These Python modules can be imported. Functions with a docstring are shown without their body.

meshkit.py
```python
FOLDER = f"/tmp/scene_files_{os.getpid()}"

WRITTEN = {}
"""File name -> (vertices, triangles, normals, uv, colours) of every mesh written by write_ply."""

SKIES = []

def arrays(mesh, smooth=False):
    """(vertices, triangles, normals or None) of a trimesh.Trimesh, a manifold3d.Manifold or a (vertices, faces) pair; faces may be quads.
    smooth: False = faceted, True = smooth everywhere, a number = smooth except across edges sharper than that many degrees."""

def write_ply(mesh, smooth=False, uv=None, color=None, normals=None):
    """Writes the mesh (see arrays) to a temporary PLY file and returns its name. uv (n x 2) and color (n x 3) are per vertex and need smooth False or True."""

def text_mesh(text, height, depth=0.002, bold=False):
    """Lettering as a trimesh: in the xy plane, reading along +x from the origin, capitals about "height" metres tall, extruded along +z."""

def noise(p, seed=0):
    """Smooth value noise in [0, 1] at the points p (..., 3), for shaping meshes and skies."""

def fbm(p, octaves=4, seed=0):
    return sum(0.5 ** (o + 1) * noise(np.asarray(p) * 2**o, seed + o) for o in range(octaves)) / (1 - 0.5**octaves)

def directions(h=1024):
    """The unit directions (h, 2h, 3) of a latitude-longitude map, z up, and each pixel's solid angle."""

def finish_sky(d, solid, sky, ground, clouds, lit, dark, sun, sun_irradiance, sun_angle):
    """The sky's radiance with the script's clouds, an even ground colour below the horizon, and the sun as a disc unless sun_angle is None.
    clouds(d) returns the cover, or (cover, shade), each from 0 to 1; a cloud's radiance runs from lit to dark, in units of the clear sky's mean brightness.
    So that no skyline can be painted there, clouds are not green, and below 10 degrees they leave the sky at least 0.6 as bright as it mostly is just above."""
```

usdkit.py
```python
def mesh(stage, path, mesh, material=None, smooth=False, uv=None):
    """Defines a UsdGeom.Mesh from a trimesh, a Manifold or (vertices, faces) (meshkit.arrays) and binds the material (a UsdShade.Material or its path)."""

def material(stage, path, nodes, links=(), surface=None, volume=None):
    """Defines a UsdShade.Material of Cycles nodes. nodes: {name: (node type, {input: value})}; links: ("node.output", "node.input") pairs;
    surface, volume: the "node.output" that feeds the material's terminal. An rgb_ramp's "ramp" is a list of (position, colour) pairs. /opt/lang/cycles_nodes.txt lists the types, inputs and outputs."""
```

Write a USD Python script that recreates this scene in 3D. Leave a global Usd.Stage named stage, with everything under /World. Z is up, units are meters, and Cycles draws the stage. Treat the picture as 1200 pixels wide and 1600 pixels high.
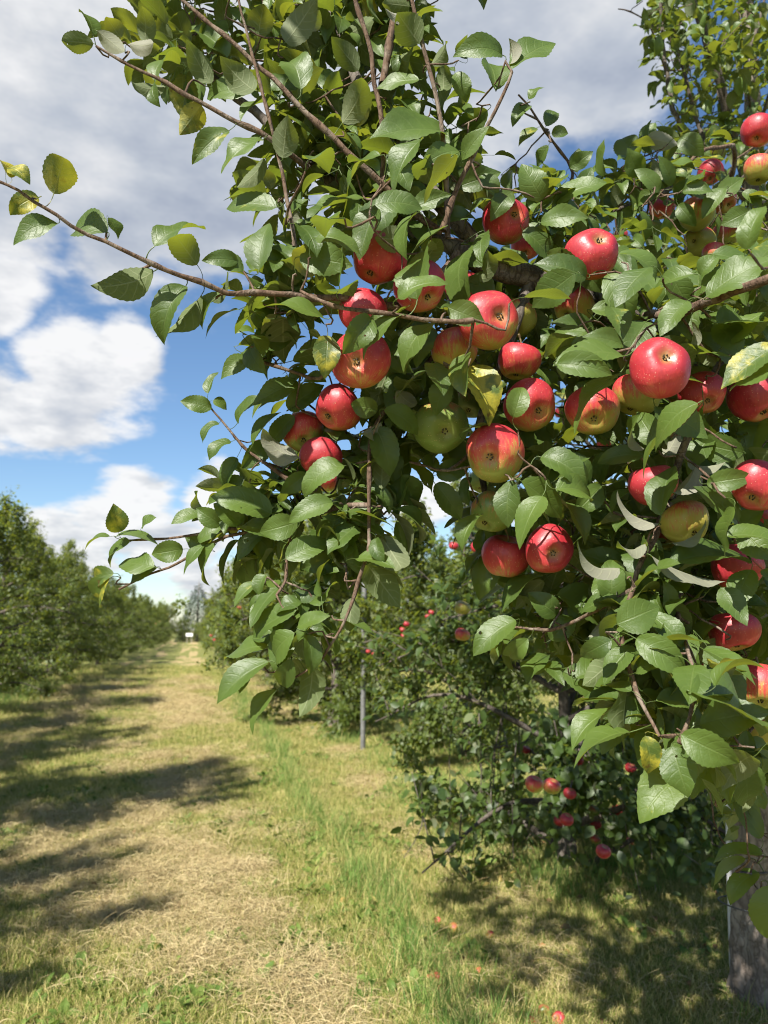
import math, numpy as np, usdkit, meshkit
from pxr import Usd, UsdGeom, UsdLux, UsdShade, Sdf, Gf, Vt

stage = Usd.Stage.CreateInMemory()
UsdGeom.SetStageUpAxis(stage, 'Z'); UsdGeom.SetStageMetersPerUnit(stage, 1.0)
UsdGeom.Xform.Define(stage, '/World'); UsdGeom.Scope.Define(stage, '/World/Looks')
V3 = lambda *a: np.array(a, float)
unit = lambda v: v / (np.linalg.norm(v, axis=-1, keepdims=True) + 1e-12)

# ------------------------------------------------------------------ camera, sky, sun, exposure
EYE = 1.5
FPX = 1202.0                                   # focal length in pixels of the 1200 x 1600 photograph
PITCH, YAW = math.atan(185 / FPX), math.atan(297 * math.cos(math.atan(185 / FPX)) / FPX)
C0 = V3(0, 0, EYE)
FWD = V3(math.sin(YAW) * math.cos(PITCH), math.cos(YAW) * math.cos(PITCH), math.sin(PITCH))
RGT = V3(math.cos(YAW), -math.sin(YAW), 0)
UPV = np.cross(RGT, FWD)
cam = UsdGeom.Camera.Define(stage, '/World/camera')
cam.CreateHorizontalApertureAttr(25.96); cam.CreateVerticalApertureAttr(25.96 * 4 / 3); cam.CreateFocalLengthAttr(26.0)
cam.CreateFStopAttr(7.0); cam.CreateFocusDistanceAttr(1.12)
cam.CreateClippingRangeAttr(Gf.Vec2f(0.05, 5000))
M = np.eye(4); M[0, :3], M[1, :3], M[2, :3], M[3, :3] = RGT, UPV, -FWD, C0
cam.AddTransformOp().Set(Gf.Matrix4d(*M.ravel().tolist()))
cam.CreateExposureAttr(1.30)

SUN_EL = math.radians(44)
SUN = V3(-0.68 * math.cos(SUN_EL), -0.733 * math.cos(SUN_EL), math.sin(SUN_EL))   # towards the sun: behind the left shoulder
sun = UsdLux.DistantLight.Define(stage, '/World/sun_light')
sun.CreateIntensityAttr(1.25); sun.CreateNormalizeAttr(True); sun.CreateAngleAttr(0.53); sun.CreateColorAttr(Gf.Vec3f(1.0, 0.955, 0.87))
zx = unit(np.cross(V3(0, 0, 1), SUN)); zy = np.cross(SUN, zx)
M = np.eye(4); M[0, :3], M[1, :3], M[2, :3] = zx, zy, SUN
sun.AddTransformOp().Set(Gf.Matrix4d(*M.ravel().tolist()))


class Ref(str):
    pass


class Mat:
    """Collects shader nodes; a value that is a Ref is a link."""
    def __init__(s, name):
        s.path, s.nodes, s.links = '/World/Looks/' + name, {}, []

    def n(s, kind, out=None, **kw):
        nm = f'{kind}_{len(s.nodes)}'
        s.nodes[nm] = (kind, {k: v for k, v in kw.items() if not isinstance(v, Ref)})
        s.links += [(str(v), f'{nm}.{k}') for k, v in kw.items() if isinstance(v, Ref)]
        return Ref(f'{nm}.{out}') if out else nm

    def math(s, op, a, b=0.0, c=0.0, clamp=False):
        return s.n('math', 'value', math_type=op, value1=a, value2=b, value3=c, use_clamp=clamp)

    def vm(s, op, a, b=(0, 0, 0), out='vector', **kw):
        return s.n('vector_math', out, math_type=op, vector1=a, vector2=b, **kw)

    def mix(s, fac, a, b, mode='mix'):
        return s.n('mix_color', 'result', blend_type=mode, fac=fac, a=a, b=b)

    def rng(s, v, a, b, c=0.0, d=1.0, kind='smoothstep'):
        return s.n('map_range', 'result', range_type=kind, value=v, from_min=a, from_max=b, to_min=c, to_max=d, clamp=True)

    def noise(s, vec, scale, detail=3.0, rough=0.5, out='fac', **kw):
        return s.n('noise_texture', out, dimensions='3D', vector=vec, scale=scale, detail=detail, roughness=rough, **kw)

    def done(s, surface=None, volume=None):
        return usdkit.material(stage, s.path, s.nodes, s.links, surface=surface, volume=volume)


def ray(px, py):
    return unit(FWD + RGT * ((px - 600) / FPX) - UPV * ((py - 800) / FPX))


def at(px, py, depth):
    """The point seen at a pixel of the photograph, at a distance along the view axis."""
    px, py, depth = (np.asarray(x, float) for x in (px, py, depth))
    return C0 + depth[..., None] * (FWD + ((px - 600) / FPX)[..., None] * RGT - ((py - 800) / FPX)[..., None] * UPV)


def ground_at(px, py, z=0.0):
    d = ray(px, py)
    return C0 + d * ((z - EYE) / d[2])


def project(p):
    q = np.asarray(p) - C0
    d = q @ FWD
    return 600 + FPX * (q @ RGT) / d, 800 - FPX * (q @ UPV) / d, d


def sky_material():
    m = Mat('sky_look')
    d = m.vm('normalize', m.n('texture_coordinate', 'generated'))
    blue = m.n('sky_texture', 'color', sky_type='single_scattering', sun_disc=False, sun_elevation=SUN_EL, sun_rotation=math.atan2(SUN[0], SUN[1]), altitude=200.0, air_density=1.0, aerosol_density=0.6, ozone_density=2.2)
    sep = m.n('separate_xyz', vector=d); X, Y, Z = (Ref(f'{sep}.{k}') for k in 'xyz')
    zz = m.math('add', m.math('maximum', Z, 0.0), 0.22)
    flat = m.n('combine_xyz', 'vector', x=m.math('divide', X, zz), y=m.math('divide', Y, zz), z=m.math('multiply', Z, 1.6))
    warp = m.noise(flat, 2.3, 3.0, 0.5, 'color')
    wd = m.vm('add', d, m.vm('scale', m.vm('subtract', warp, (0.5, 0.5, 0.5)), scale=0.075))
    # cumulus and the grey deck, each where it stands in the sky: centre, angular radius, upright stretch, greyness
    blobs = [(ray(60, 60), .26, 1.0, .12), (ray(230, 190), .25, 1.1, .90), (ray(480, 40), .25, 1.1, .35), (ray(740, 60), .20, 1.1, .85), (ray(930, 110), .105, 1.2, .95), (ray(330, 330), .125, 1.2, .85), (ray(190, 390), .085, 1.0, .70), (ray(640, 230), .10, 1.0, .6),
             (ray(0, 290), .12, 1.0, .6), (ray(0, 470), .060, 1.2, .30), (ray(130, 595), .100, 1.25, .05), (ray(70, 645), .10, 1.5, .40), (ray(-80, 620), .11, 1.3, .35), (ray(205, 565), .055, 1.0, .02),
             (ray(205, 800), .075, 1.15, .0), (ray(110, 845), .075, 1.3, .15), (ray(270, 850), .085, 1.7, .30), (ray(345, 785), .055, 1.0, .0), (ray(330, 905), .075, 3.0, .35), (ray(660, 780), .09, 2.2, .15), (ray(900, 800), .11, 2.4, .2), (ray(500, 860), .13, 2.6, .2)]
    dens, grey = None, None
    for c, r, k, g in blobs:
        v = m.vm('multiply', m.vm('subtract', wd, tuple(c)), (1, 1, k))
        f = m.math('subtract', 1.0, m.math('divide', m.vm('length', v, out='value'), r))
        f = m.math('maximum', f, -0.6)
        dens = f if dens is None else m.n('math', 'value', math_type='smoothmax', value1=dens, value2=f, value3=0.06)
        w = m.math('multiply', m.math('maximum', f, 0.0), g); w2 = m.math('maximum', f, 0.0)
        grey = (w, w2) if grey is None else (m.math('add', grey[0], w), m.math('add', grey[1], w2))
    greyness = m.math('divide', m.math('add', grey[0], 0.006), m.math('add', grey[1], 0.02))
    big = m.noise(flat, 1.1, 2.0, 0.5)
    far = m.rng(big, 0.54, 0.76, -0.7, 0.5, 'linear')          # the rest of the sky: scattered clouds
    away = m.rng(m.vm('dot_product', d, tuple(ray(600, 560)), out='value'), 0.80, 0.68, 0.0, 1.0)
    dens = m.math('maximum', dens, m.math('subtract', far, m.math('multiply', m.math('subtract', 1.0, away), 2.0)))
    fine = m.noise(flat, 5.5, 7.0, 0.58); finer = m.noise(flat, 14.0, 6.0, 0.6)
    dd = m.math('add', dens, m.math('multiply', m.math('subtract', fine, 0.5), 1.0))
    dd = m.math('add', dd, m.math('multiply', m.math('subtract', finer, 0.5), 0.35))
    cover = m.rng(dd, 0.0, 0.40)
    # light on the clouds: brighter where they thin out towards the sun
    lit = m.noise(m.vm('add', flat, tuple(V3(SUN[0], SUN[1], 0.3) * 0.10)), 5.5, 7.0, 0.58)
    relief = m.math('subtract', fine, lit)
    thick = m.rng(dd, 0.05, 1.0)
    dark = m.math('add', m.math('multiply', greyness, m.math('add', 0.45, m.math('multiply', thick, 0.55))), m.math('multiply', relief, -1.5))
    low = m.noise(flat, 2.1, 4.0, 0.55)
    dark = m.math('add', dark, m.math('multiply', m.math('subtract', low, 0.5), 0.9), clamp=True)
    ccol = m.n('rgb_ramp', 'color', fac=dark, ramp=[(0.0, (7.6, 7.6, 7.6)), (0.30, (5.9, 6.05, 6.3)), (0.65, (4.3, 4.65, 5.25)), (1.0, (3.2, 3.6, 4.4))])
    deeper = m.n('hsv', 'color', hue=0.5, saturation=1.12, value=1.28, fac=1.0, color=blue)
    col = m.mix(m.math('multiply', cover, 0.96), deeper, ccol)
    bg = m.n('background_shader', 'background', color=col, strength=0.052)
    return m.done(surface=str(bg))


dome = UsdLux.DomeLight.Define(stage, '/World/sky')
dome.CreateIntensityAttr(1.0)
UsdShade.MaterialBindingAPI.Apply(dome.GetPrim()).Bind(sky_material())
dome.GetPrim().SetCustomDataByKey('label', 'blue sky with a grey cloud deck and white cumulus'); dome.GetPrim().SetCustomDataByKey('category', 'sky'); dome.GetPrim().SetCustomDataByKey('kind', 'structure')

# ------------------------------------------------------------------ helpers
_names = {}


def numbered(parent, name):
    k = (parent, name); i = _names.get(k, -1) + 1; _names[k] = i
    return f'{parent}/{name}' if i == 0 else f'{parent}/{name}_{i:03d}'


def tag(prim, label=None, cat=None, group=None, kind=None):
    p = prim.GetPrim()
    for k, v in (('label', label), ('category', cat), ('group', group), ('kind', kind)):
        if v:
            p.SetCustomDataByKey(k, v)
    return prim


def put(name, mesh, mat, parent='/World', smooth=False, **primvars):
    """One Mesh prim under parent; primvars are (n, 3) colours or (n, 2) texture coordinates per vertex."""
    path = numbered(str(parent.GetPath()) if hasattr(parent, 'GetPath') else parent, name)
    m = usdkit.mesh(stage, path, mesh, mat, smooth=smooth)
    api = UsdGeom.PrimvarsAPI(m)
    for k, v in primvars.items():
        v = np.asarray(v, np.float32)
        if v.shape[1] == 2:
            api.CreatePrimvar(k, Sdf.ValueTypeNames.TexCoord2fArray, 'vertex').Set(Vt.Vec2fArray.FromNumpy(v))
        else:
            api.CreatePrimvar(k, Sdf.ValueTypeNames.Color3fArray, 'vertex').Set(Vt.Vec3fArray.FromNumpy(v))
    return m


def thing(name, label, cat, loc=(0, 0, 0), rot=0.0, scale=None, group=None, kind=None):
    x = UsdGeom.Xform.Define(stage, numbered('/World', name))
    x.AddTranslateOp().Set(Gf.Vec3d(*map(float, loc)))
    if rot:
        x.AddRotateZOp().Set(math.degrees(rot))
    if scale is not None:
        x.AddScaleOp().Set(Gf.Vec3f(*map(float, np.broadcast_to(scale, 3))))
    return tag(x, label, cat, group, kind)


def copy_of(src, label, loc, rot, scale, group=None):
    was = src.GetPrim().GetCustomData()
    x = thing(src.GetPrim().GetName().rstrip('0123456789').rstrip('_'), label, was['category'], loc, rot, scale, group)
    x.GetPrim().GetReferences().AddInternalReference(src.GetPath()); x.GetPrim().SetInstanceable(True)
    return x


def tube(points, radii, sides=8, caps=True):
    """A tapering limb along a polyline: (vertices, triangles)."""
    p = np.asarray(points, float); n = len(p)
    r = np.broadcast_to(np.asarray(radii, float), (n,))
    t = unit(np.gradient(p, axis=0)); a = np.zeros_like(p)
    ref = V3(0, 0, 1) if abs(t[0, 2]) < 0.9 else V3(1, 0, 0)
    a[0] = unit(np.cross(t[0], ref))
    for i in range(1, n):
        a[i] = unit(a[i - 1] - t[i] * (a[i - 1] @ t[i]))
    b = np.cross(t, a); ang = np.arange(sides) * 2 * np.pi / sides
    v = (p[:, None] + r[:, None, None] * (np.cos(ang)[None, :, None] * a[:, None] + np.sin(ang)[None, :, None] * b[:, None])).reshape(-1, 3)
    i, j = np.meshgrid(np.arange(n - 1), np.arange(sides), indexing='ij')
    A, B = i * sides + j, i * sides + (j + 1) % sides
    f = np.vstack([np.stack([A, B, B + sides], -1).reshape(-1, 3), np.stack([A, B + sides, A + sides], -1).reshape(-1, 3)])
    if caps:
        v = np.vstack([v, p[-1:] + t[-1:] * r[-1] * 0.6]); k = len(v) - 1; e = (n - 1) * sides
        f = np.vstack([f, [[e + q, e + (q + 1) % sides, k] for q in range(sides)]])
    return v, f


def join(parts):
    at_ = np.cumsum([0] + [len(p[0]) for p in parts])
    return np.vstack([p[0] for p in parts]), np.vstack([p[1] + a for p, a in zip(parts, at_)])


def smooth_line(pts, step):
    """Catmull-Rom through the points, about step apart."""
    p = np.asarray(pts, float); p = np.vstack([2 * p[0] - p[1], p, 2 * p[-1] - p[-2]]); out = []
    for i in range(1, len(p) - 2):
        k = max(2, int(np.linalg.norm(p[i + 1, :3] - p[i, :3]) / step)); t = np.linspace(0, 1, k, endpoint=False)[:, None]
        out.append(0.5 * (2 * p[i] + (p[i + 1] - p[i - 1]) * t + (2 * p[i - 1] - 5 * p[i] + 4 * p[i + 1] - p[i + 2]) * t**2 + (3 * p[i] - p[i - 1] - 3 * p[i + 1] + p[i + 2]) * t**3))
    return np.vstack(out + [p[-2:-1]])

# ------------------------------------------------------------------ the ground: one sheet to the horizon
def relief(x, y):
    p = np.stack([x, y, np.zeros_like(x)], -1)
    near = np.exp(-(np.hypot(x, y) / 30) ** 2)
    z = (meshkit.fbm(p * 1.3, 3, 3) - 0.5) * 0.07 * near + (meshkit.fbm(p * 5.0, 2, 8) - 0.5) * 0.035 * near
    z += 0.05 * np.exp(-((x - 1.0) / 0.28) ** 2) * near
    return z - 0.012 * near


def hay_amount(x, y):
    """Where the mown hay lies: two swaths along the alley, torn into patches."""
    p = np.stack([x * 1.6, y * 0.75, np.zeros_like(x)], -1)
    n = meshkit.fbm(p, 4, 21); n2 = meshkit.fbm(p * 3.1, 3, 5)
    band = 0.95 * np.exp(-((x - 0.10) / 0.62) ** 2) + 1.1 * np.exp(-((x + 2.95) / 0.22) ** 2) + 1.0 * np.exp(-((x + 2.1) / 0.28) ** 2) + 0.75 * np.exp(-((x - 1.62) / 0.20) ** 2) + 0.45 * np.exp(-((x + .9) / 0.7) ** 2) - 1.2 * np.exp(-((x - 1.02) / .2) ** 2)
    return np.clip((n - 0.5) * 3.4 + (n2 - 0.5) * 2.2 + band - 0.50, 0, 1) * (x > -3.4) * (x < 2.6)


def ground_sheet():
    xs = np.unique(np.concatenate([np.arange(-6, 7, 0.11), np.linspace(-40, 40, 41), np.linspace(-1500, 1500, 21)]))
    ys = np.unique(np.concatenate([np.arange(0.5, 16, 0.11), np.arange(16, 45, 0.5), np.linspace(-60, 200, 53), np.linspace(-1500, 2500, 27)]))
    X, Y = np.meshgrid(xs, ys, indexing='ij')
    v = np.stack([X, Y, relief(X, Y)], -1).reshape(-1, 3)
    i, j = np.meshgrid(np.arange(len(xs) - 1), np.arange(len(ys) - 1), indexing='ij'); k = i * len(ys) + j
    f = np.vstack([np.stack([k, k + len(ys), k + len(ys) + 1], -1).reshape(-1, 3), np.stack([k, k + len(ys) + 1, k + 1], -1).reshape(-1, 3)])
    hay = hay_amount(v[:, 0], v[:, 1])
    m = Mat('turf_look')
    P = m.n('geometry', 'position')
    h = Ref(m.n('separate_xyz', vector=m.n('attribute', 'color', attribute='zone')) + '.x')
    fine = m.noise(m.vm('multiply', P, (1, 1, 1)), 55.0, 5.0, 0.65); mid = m.noise(P, 3.2, 5.0, 0.6); wide = m.noise(P, 0.45, 3.0, 0.5)
    green = m.mix(m.rng(fine, 0.3, 0.72), (0.050, 0.070, 0.014), (0.235, 0.25, 0.065))
    green = m.mix(m.rng(mid, 0.46, 0.66), green, (0.33, 0.275, 0.11))
    tan = m.mix(m.rng(fine, 0.32, 0.70), (0.24, 0.175, 0.075), (0.52, 0.41, 0.21))
    hh = m.math('add', h, m.math('multiply', m.math('subtract', mid, 0.5), 0.8))
    col = m.mix(m.rng(hh, 0.18, 0.55), green, tan)
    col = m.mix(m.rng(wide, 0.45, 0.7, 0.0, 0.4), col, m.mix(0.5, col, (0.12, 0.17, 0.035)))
    bump = m.n('bump', 'normal', height=m.math('add', fine, m.math('multiply', mid, 0.6)), strength=0.9, distance=0.035)
    b = m.n('principled_bsdf', 'BSDF', base_color=col, roughness=0.95, specular_ior_level=0.15, normal=bump)
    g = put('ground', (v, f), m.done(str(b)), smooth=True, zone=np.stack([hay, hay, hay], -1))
    tag(g, 'mown grass alley and orchard floor with drying hay', 'ground', kind='structure')


ground_sheet()
# ------------------------------------------------------------------ leaves, bark, fruit: materials
def leaf_material(name, top_dark, top_lit, under, glow, rough=0.42, veins=True, yellow=True, trans=0.33):
    m = Mat(name)
    t = m.n('separate_xyz', vector=m.n('attribute', 'color', attribute='tint')); old, lum, felt = (Ref(f'{t}.{k}') for k in 'xyz')
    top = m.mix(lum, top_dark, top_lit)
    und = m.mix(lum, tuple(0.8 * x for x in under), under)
    und = m.mix(felt, und, (0.235, 0.225, 0.18))
    kw = {}
    if veins or yellow:
        P = m.n('texture_coordinate', 'object')
        blot = m.noise(P, 42.0, 4.0, 0.6)
    if veins:
        s = m.n('separate_xyz', vector=m.n('uvmap', 'UV', attribute='st')); u, v = Ref(f'{s}.x'), Ref(f'{s}.y')
        au = m.math('absolute', m.math('multiply', m.math('subtract', u, 0.5), 2.0))
        mid = m.rng(au, 0.02, 0.075, 1.0, 0.0)
        ph = m.math('fraction', m.math('multiply', m.math('subtract', v, m.math('add', m.math('multiply', m.math('power', au, 1.35), 0.20), m.math('multiply', m.math('greater_than', u, 0.5), 0.07))), 6.5))
        side = m.rng(m.math('absolute', m.math('subtract', ph, 0.5)), 0.0, 0.13, 0.6, 0.0)
        side = m.math('multiply', side, m.rng(au, 0.75, 1.0, 1.0, 0.0))
        vein = m.math('maximum', mid, side)
        top = m.mix(m.math('multiply', blot, 0.55), top, tuple(1.5 * x for x in top_lit))
        top = m.mix(m.math('multiply', vein, 0.17), top, (0.19, 0.24, 0.075))
        und = m.mix(m.math('multiply', vein, 0.3), und, (0.38, 0.40, 0.24))
        fine = m.noise(P, 420.0, 3.0, 0.6)
        hgt = m.math('add', m.math('multiply', vein, -0.30), m.math('add', m.math('multiply', blot, 1.3), m.math('multiply', fine, 0.35)))
        kw['normal'] = m.n('bump', 'normal', height=hgt, strength=0.55, distance=0.0018)
    if yellow:
        yl = m.rng(m.math('add', m.math('multiply', old, 1.15), m.math('multiply', m.math('subtract', blot, 0.5), 1.3)), 0.52, 0.80)
        top = m.mix(yl, top, (0.34, 0.30, 0.035)); und = m.mix(m.math('multiply', yl, 0.8), und, (0.34, 0.31, 0.07))
        br = m.rng(m.math('add', m.math('multiply', old, 0.5), m.math('multiply', m.math('subtract', m.noise(P, 85.0, 3.0, 0.6), 0.5), 1.6)), 0.50, 0.62)
        top = m.mix(br, top, (0.10, 0.05, 0.018)); und = m.mix(br, und, (0.12, 0.07, 0.03))
    back = m.n('geometry', 'backfacing')
    col = m.mix(back, top, und)
    r = m.math('add', rough, m.math('multiply', back, 0.3))
    p = m.n('principled_bsdf', 'BSDF', base_color=col, roughness=r, specular_ior_level=0.45, **kw)
    g = m.mix(old, glow, (0.42, 0.36, 0.02))
    if veins:
        g = m.mix(m.math('multiply', vein, 0.35), g, (0.10, 0.14, 0.02))
    tr = m.n('translucent_bsdf', 'BSDF', color=g)
    out = m.n('mix_closure', 'closure', fac=trans, closure1=Ref(p), closure2=tr)
    if veins:                                                      # holes eaten by insects
        cell = m.n('voronoi_texture', dimensions='3D', feature='f1', vector=P, scale=62.0)
        pick = m.n('separate_xyz', vector=Ref(f'{cell}.color'))
        hole = m.math('less_than', m.math('add', Ref(f'{cell}.distance'), m.math('multiply', m.math('subtract', blot, 0.5), 0.12)), m.rng(Ref(f'{pick}.x'), 0.93, 1.0, 0.0, 0.24, 'linear'))
        out = m.n('mix_closure', 'closure', fac=hole, closure1=out, closure2=m.n('transparent_bsdf', 'BSDF'))
    return m.done(str(out))


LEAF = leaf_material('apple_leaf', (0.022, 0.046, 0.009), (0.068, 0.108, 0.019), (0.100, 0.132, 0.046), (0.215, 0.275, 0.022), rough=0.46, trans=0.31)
LEAF_MID = leaf_material('apple_leaf_small', (0.022, 0.046, 0.010), (0.068, 0.108, 0.020), (0.13, 0.160, 0.065), (0.24, 0.31, 0.03), rough=0.48, veins=False)
LEAF_FAR = leaf_material('apple_leaf_far', (0.034, 0.060, 0.012), (0.112, 0.148, 0.030), (0.15, 0.17, 0.075), (0.33, 0.38, 0.035), rough=0.5, veins=False, yellow=False, trans=0.42)
LEAF_PINE = leaf_material('pine_needles', (0.012, 0.026, 0.010), (0.030, 0.052, 0.018), (0.04, 0.06, 0.03), (0.06, 0.10, 0.03), rough=0.6, veins=False, yellow=False, trans=0.12)


def bark_material(name, a, b, c, scale):
    m = Mat(name)
    P = m.n('texture_coordinate', 'object')
    st = m.vm('multiply', P, (1.0, 1.0, 0.28))
    n1 = m.noise(st, scale, 6.0, 0.65); n2 = m.noise(P, scale * 0.22, 3.0, 0.5)
    vor = m.n('voronoi_texture', 'distance', dimensions='3D', feature='distance_to_edge', vector=m.vm('add', st, m.vm('scale', m.noise(P, scale * 0.5, 3.0, 0.5, 'color'), scale=0.35 / scale * 8)), scale=scale * 0.55)
    crack = m.rng(vor, 0.0, 0.13, 0.0, 1.0)
    lines = m.noise(m.vm('multiply', P, (1.0, 1.0, 0.12)), scale * 1.7, 5.0, 0.7)
    col = m.mix(m.rng(n1, 0.3, 0.7), a, b); col = m.mix(m.rng(n2, 0.46, 0.70, 0.0, 0.7), col, c); col = m.mix(m.math('add', 0.45, m.math('multiply', crack, 0.55)), tuple(0.4 * x for x in a), col)
    col = m.mix(m.rng(lines, 0.30, 0.48, 0.55, 0.0), col, tuple(0.4 * x for x in a))
    crack = m.math('add', m.math('multiply', crack, 0.5), m.math('multiply', lines, 1.4))
    h = m.math('add', m.math('multiply', crack, 0.8), n1)
    bmp = m.n('bump', 'normal', height=h, strength=0.8, distance=0.22 / scale)
    return m.done(str(m.n('principled_bsdf', 'BSDF', base_color=col, roughness=0.9, specular_ior_level=0.2, normal=bmp)))


LIMB = bark_material('limb_bark', (0.070, 0.056, 0.045), (0.130, 0.108, 0.090), (0.17, 0.15, 0.13), 130.0)
BARK = bark_material('apple_bark', (0.150, 0.118, 0.095), (0.255, 0.212, 0.178), (0.32, 0.285, 0.245), 52.0)
TWIG = bark_material('apple_twig', (0.075, 0.045, 0.030), (0.145, 0.095, 0.065), (0.21, 0.175, 0.14), 160.0)


def apple_material():
    m = Mat('apple_skin')
    t = m.n('separate_xyz', vector=m.n('attribute', 'color', attribute='tint')); blush, shade, pole = (Ref(f'{t}.{k}') for k in 'xyz')
    P = m.n('texture_coordinate', 'object'); rnd = m.n('object_info', 'random')
    Pn = m.vm('add', m.vm('scale', P, scale=27.0), m.n('combine_xyz', 'vector', x=m.math('multiply', rnd, 31.0), y=m.math('multiply', rnd, 17.0), z=0.0))
    s = m.n('separate_xyz', vector=P); ang = m.math('arctan2', Ref(f'{s}.y'), Ref(f'{s}.x'))
    cyl = m.n('combine_xyz', 'vector', x=m.math('cosine', ang), y=m.math('sine', ang), z=m.math('multiply', Ref(f'{s}.z'), 7.0))
    streak = m.noise(m.vm('add', cyl, Pn), 9.0, 4.0, 0.6); streak = m.noise(cyl, 13.0, 4.0, 0.65)
    cloud = m.noise(Pn, 1.7, 4.0, 0.55)
    b = m.math('add', blush, m.math('add', m.math('multiply', m.math('subtract', streak, 0.5), 0.85), m.math('multiply', m.math('subtract', cloud, 0.5), 0.55)))
    ground = m.mix(shade, (0.115, 0.160, 0.028), (0.36, 0.285, 0.050))
    col = m.n('rgb_ramp', 'color', fac=m.rng(b, 0.0, 1.0, 0.0, 1.0, 'linear'), ramp=[(0.0, (0, 0, 0)), (0.28, (0, 0, 0)), (0.42, (.45, .45, .45)), (0.60, (1, 1, 1)), (1, (1, 1, 1))])
    red = m.n('rgb_ramp', 'color', fac=b, ramp=[(0.25, (0.40, 0.20, 0.055)), (0.48, (0.38, 0.080, 0.042)), (0.75, (0.36, 0.025, 0.032)), (1.1, (0.25, 0.013, 0.022))])
    col = m.mix(col, ground, red)
    dots = m.n('voronoi_texture', 'distance', dimensions='3D', feature='f1', vector=Pn, scale=9.5)
    dot = m.rng(dots, 0.075, 0.16, 1.0, 0.0)
    col = m.mix(m.math('multiply', dot, 0.70), col, (0.60, 0.36, 0.24))
    col = m.mix(m.math('multiply', pole, 0.75), col, (0.27, 0.23, 0.06))
    rus = m.noise(Pn, 1.3, 6.0, 0.7); rus2 = m.noise(Pn, 11.0, 3.0, 0.6)
    scab = m.math('multiply', m.rng(rus, 0.60, 0.68), m.rng(rus2, 0.42, 0.6))
    col = m.mix(m.math('multiply', scab, 0.6), col, (0.20, 0.13, 0.06))
    bmp = m.n('bump', 'normal', height=m.math('add', m.math('multiply', dot, 0.4), m.noise(Pn, 3.0, 5.0, 0.6)), strength=0.22, distance=0.004)
    r = m.rng(cloud, 0.3, 0.7, 0.36, 0.58)
    return m.done(str(m.n('principled_bsdf', 'BSDF', base_color=col, roughness=r, specular_ior_level=0.5, subsurface_weight=0.06, subsurface_radius=(1.0, 0.35, 0.15), subsurface_scale=0.004, coat_weight=0.03, coat_roughness=0.3, normal=bmp)))


APPLE = apple_material()


def plain(name, col, rough=0.8, vary=0.25, scale=60.0, **kw):
    m = Mat(name); n = m.noise(m.n('texture_coordinate', 'object'), scale, 4.0, 0.6)
    c = m.mix(m.rng(n, 0.25, 0.75), tuple(x * (1 - vary) for x in col), tuple(min(1, x * (1 + vary)) for x in col))
    return m.done(str(m.n('principled_bsdf', 'BSDF', base_color=c, roughness=rough, **kw)))


CALYX = plain('dried_calyx', (0.045, 0.033, 0.018), 0.9, 0.5, 400.0)
STEM = plain('fruit_stem', (0.14, 0.10, 0.045), 0.8, 0.4, 300.0)


# ------------------------------------------------------------------ leaf meshes, many at once
def leaf_shape(rows):
    s = np.linspace(0, 1, rows)
    w = s**0.60 * (1 - s)**0.92 * (1 + 0.35 * np.sin(np.pi * s)); w /= w.max()
    return s, w


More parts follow.
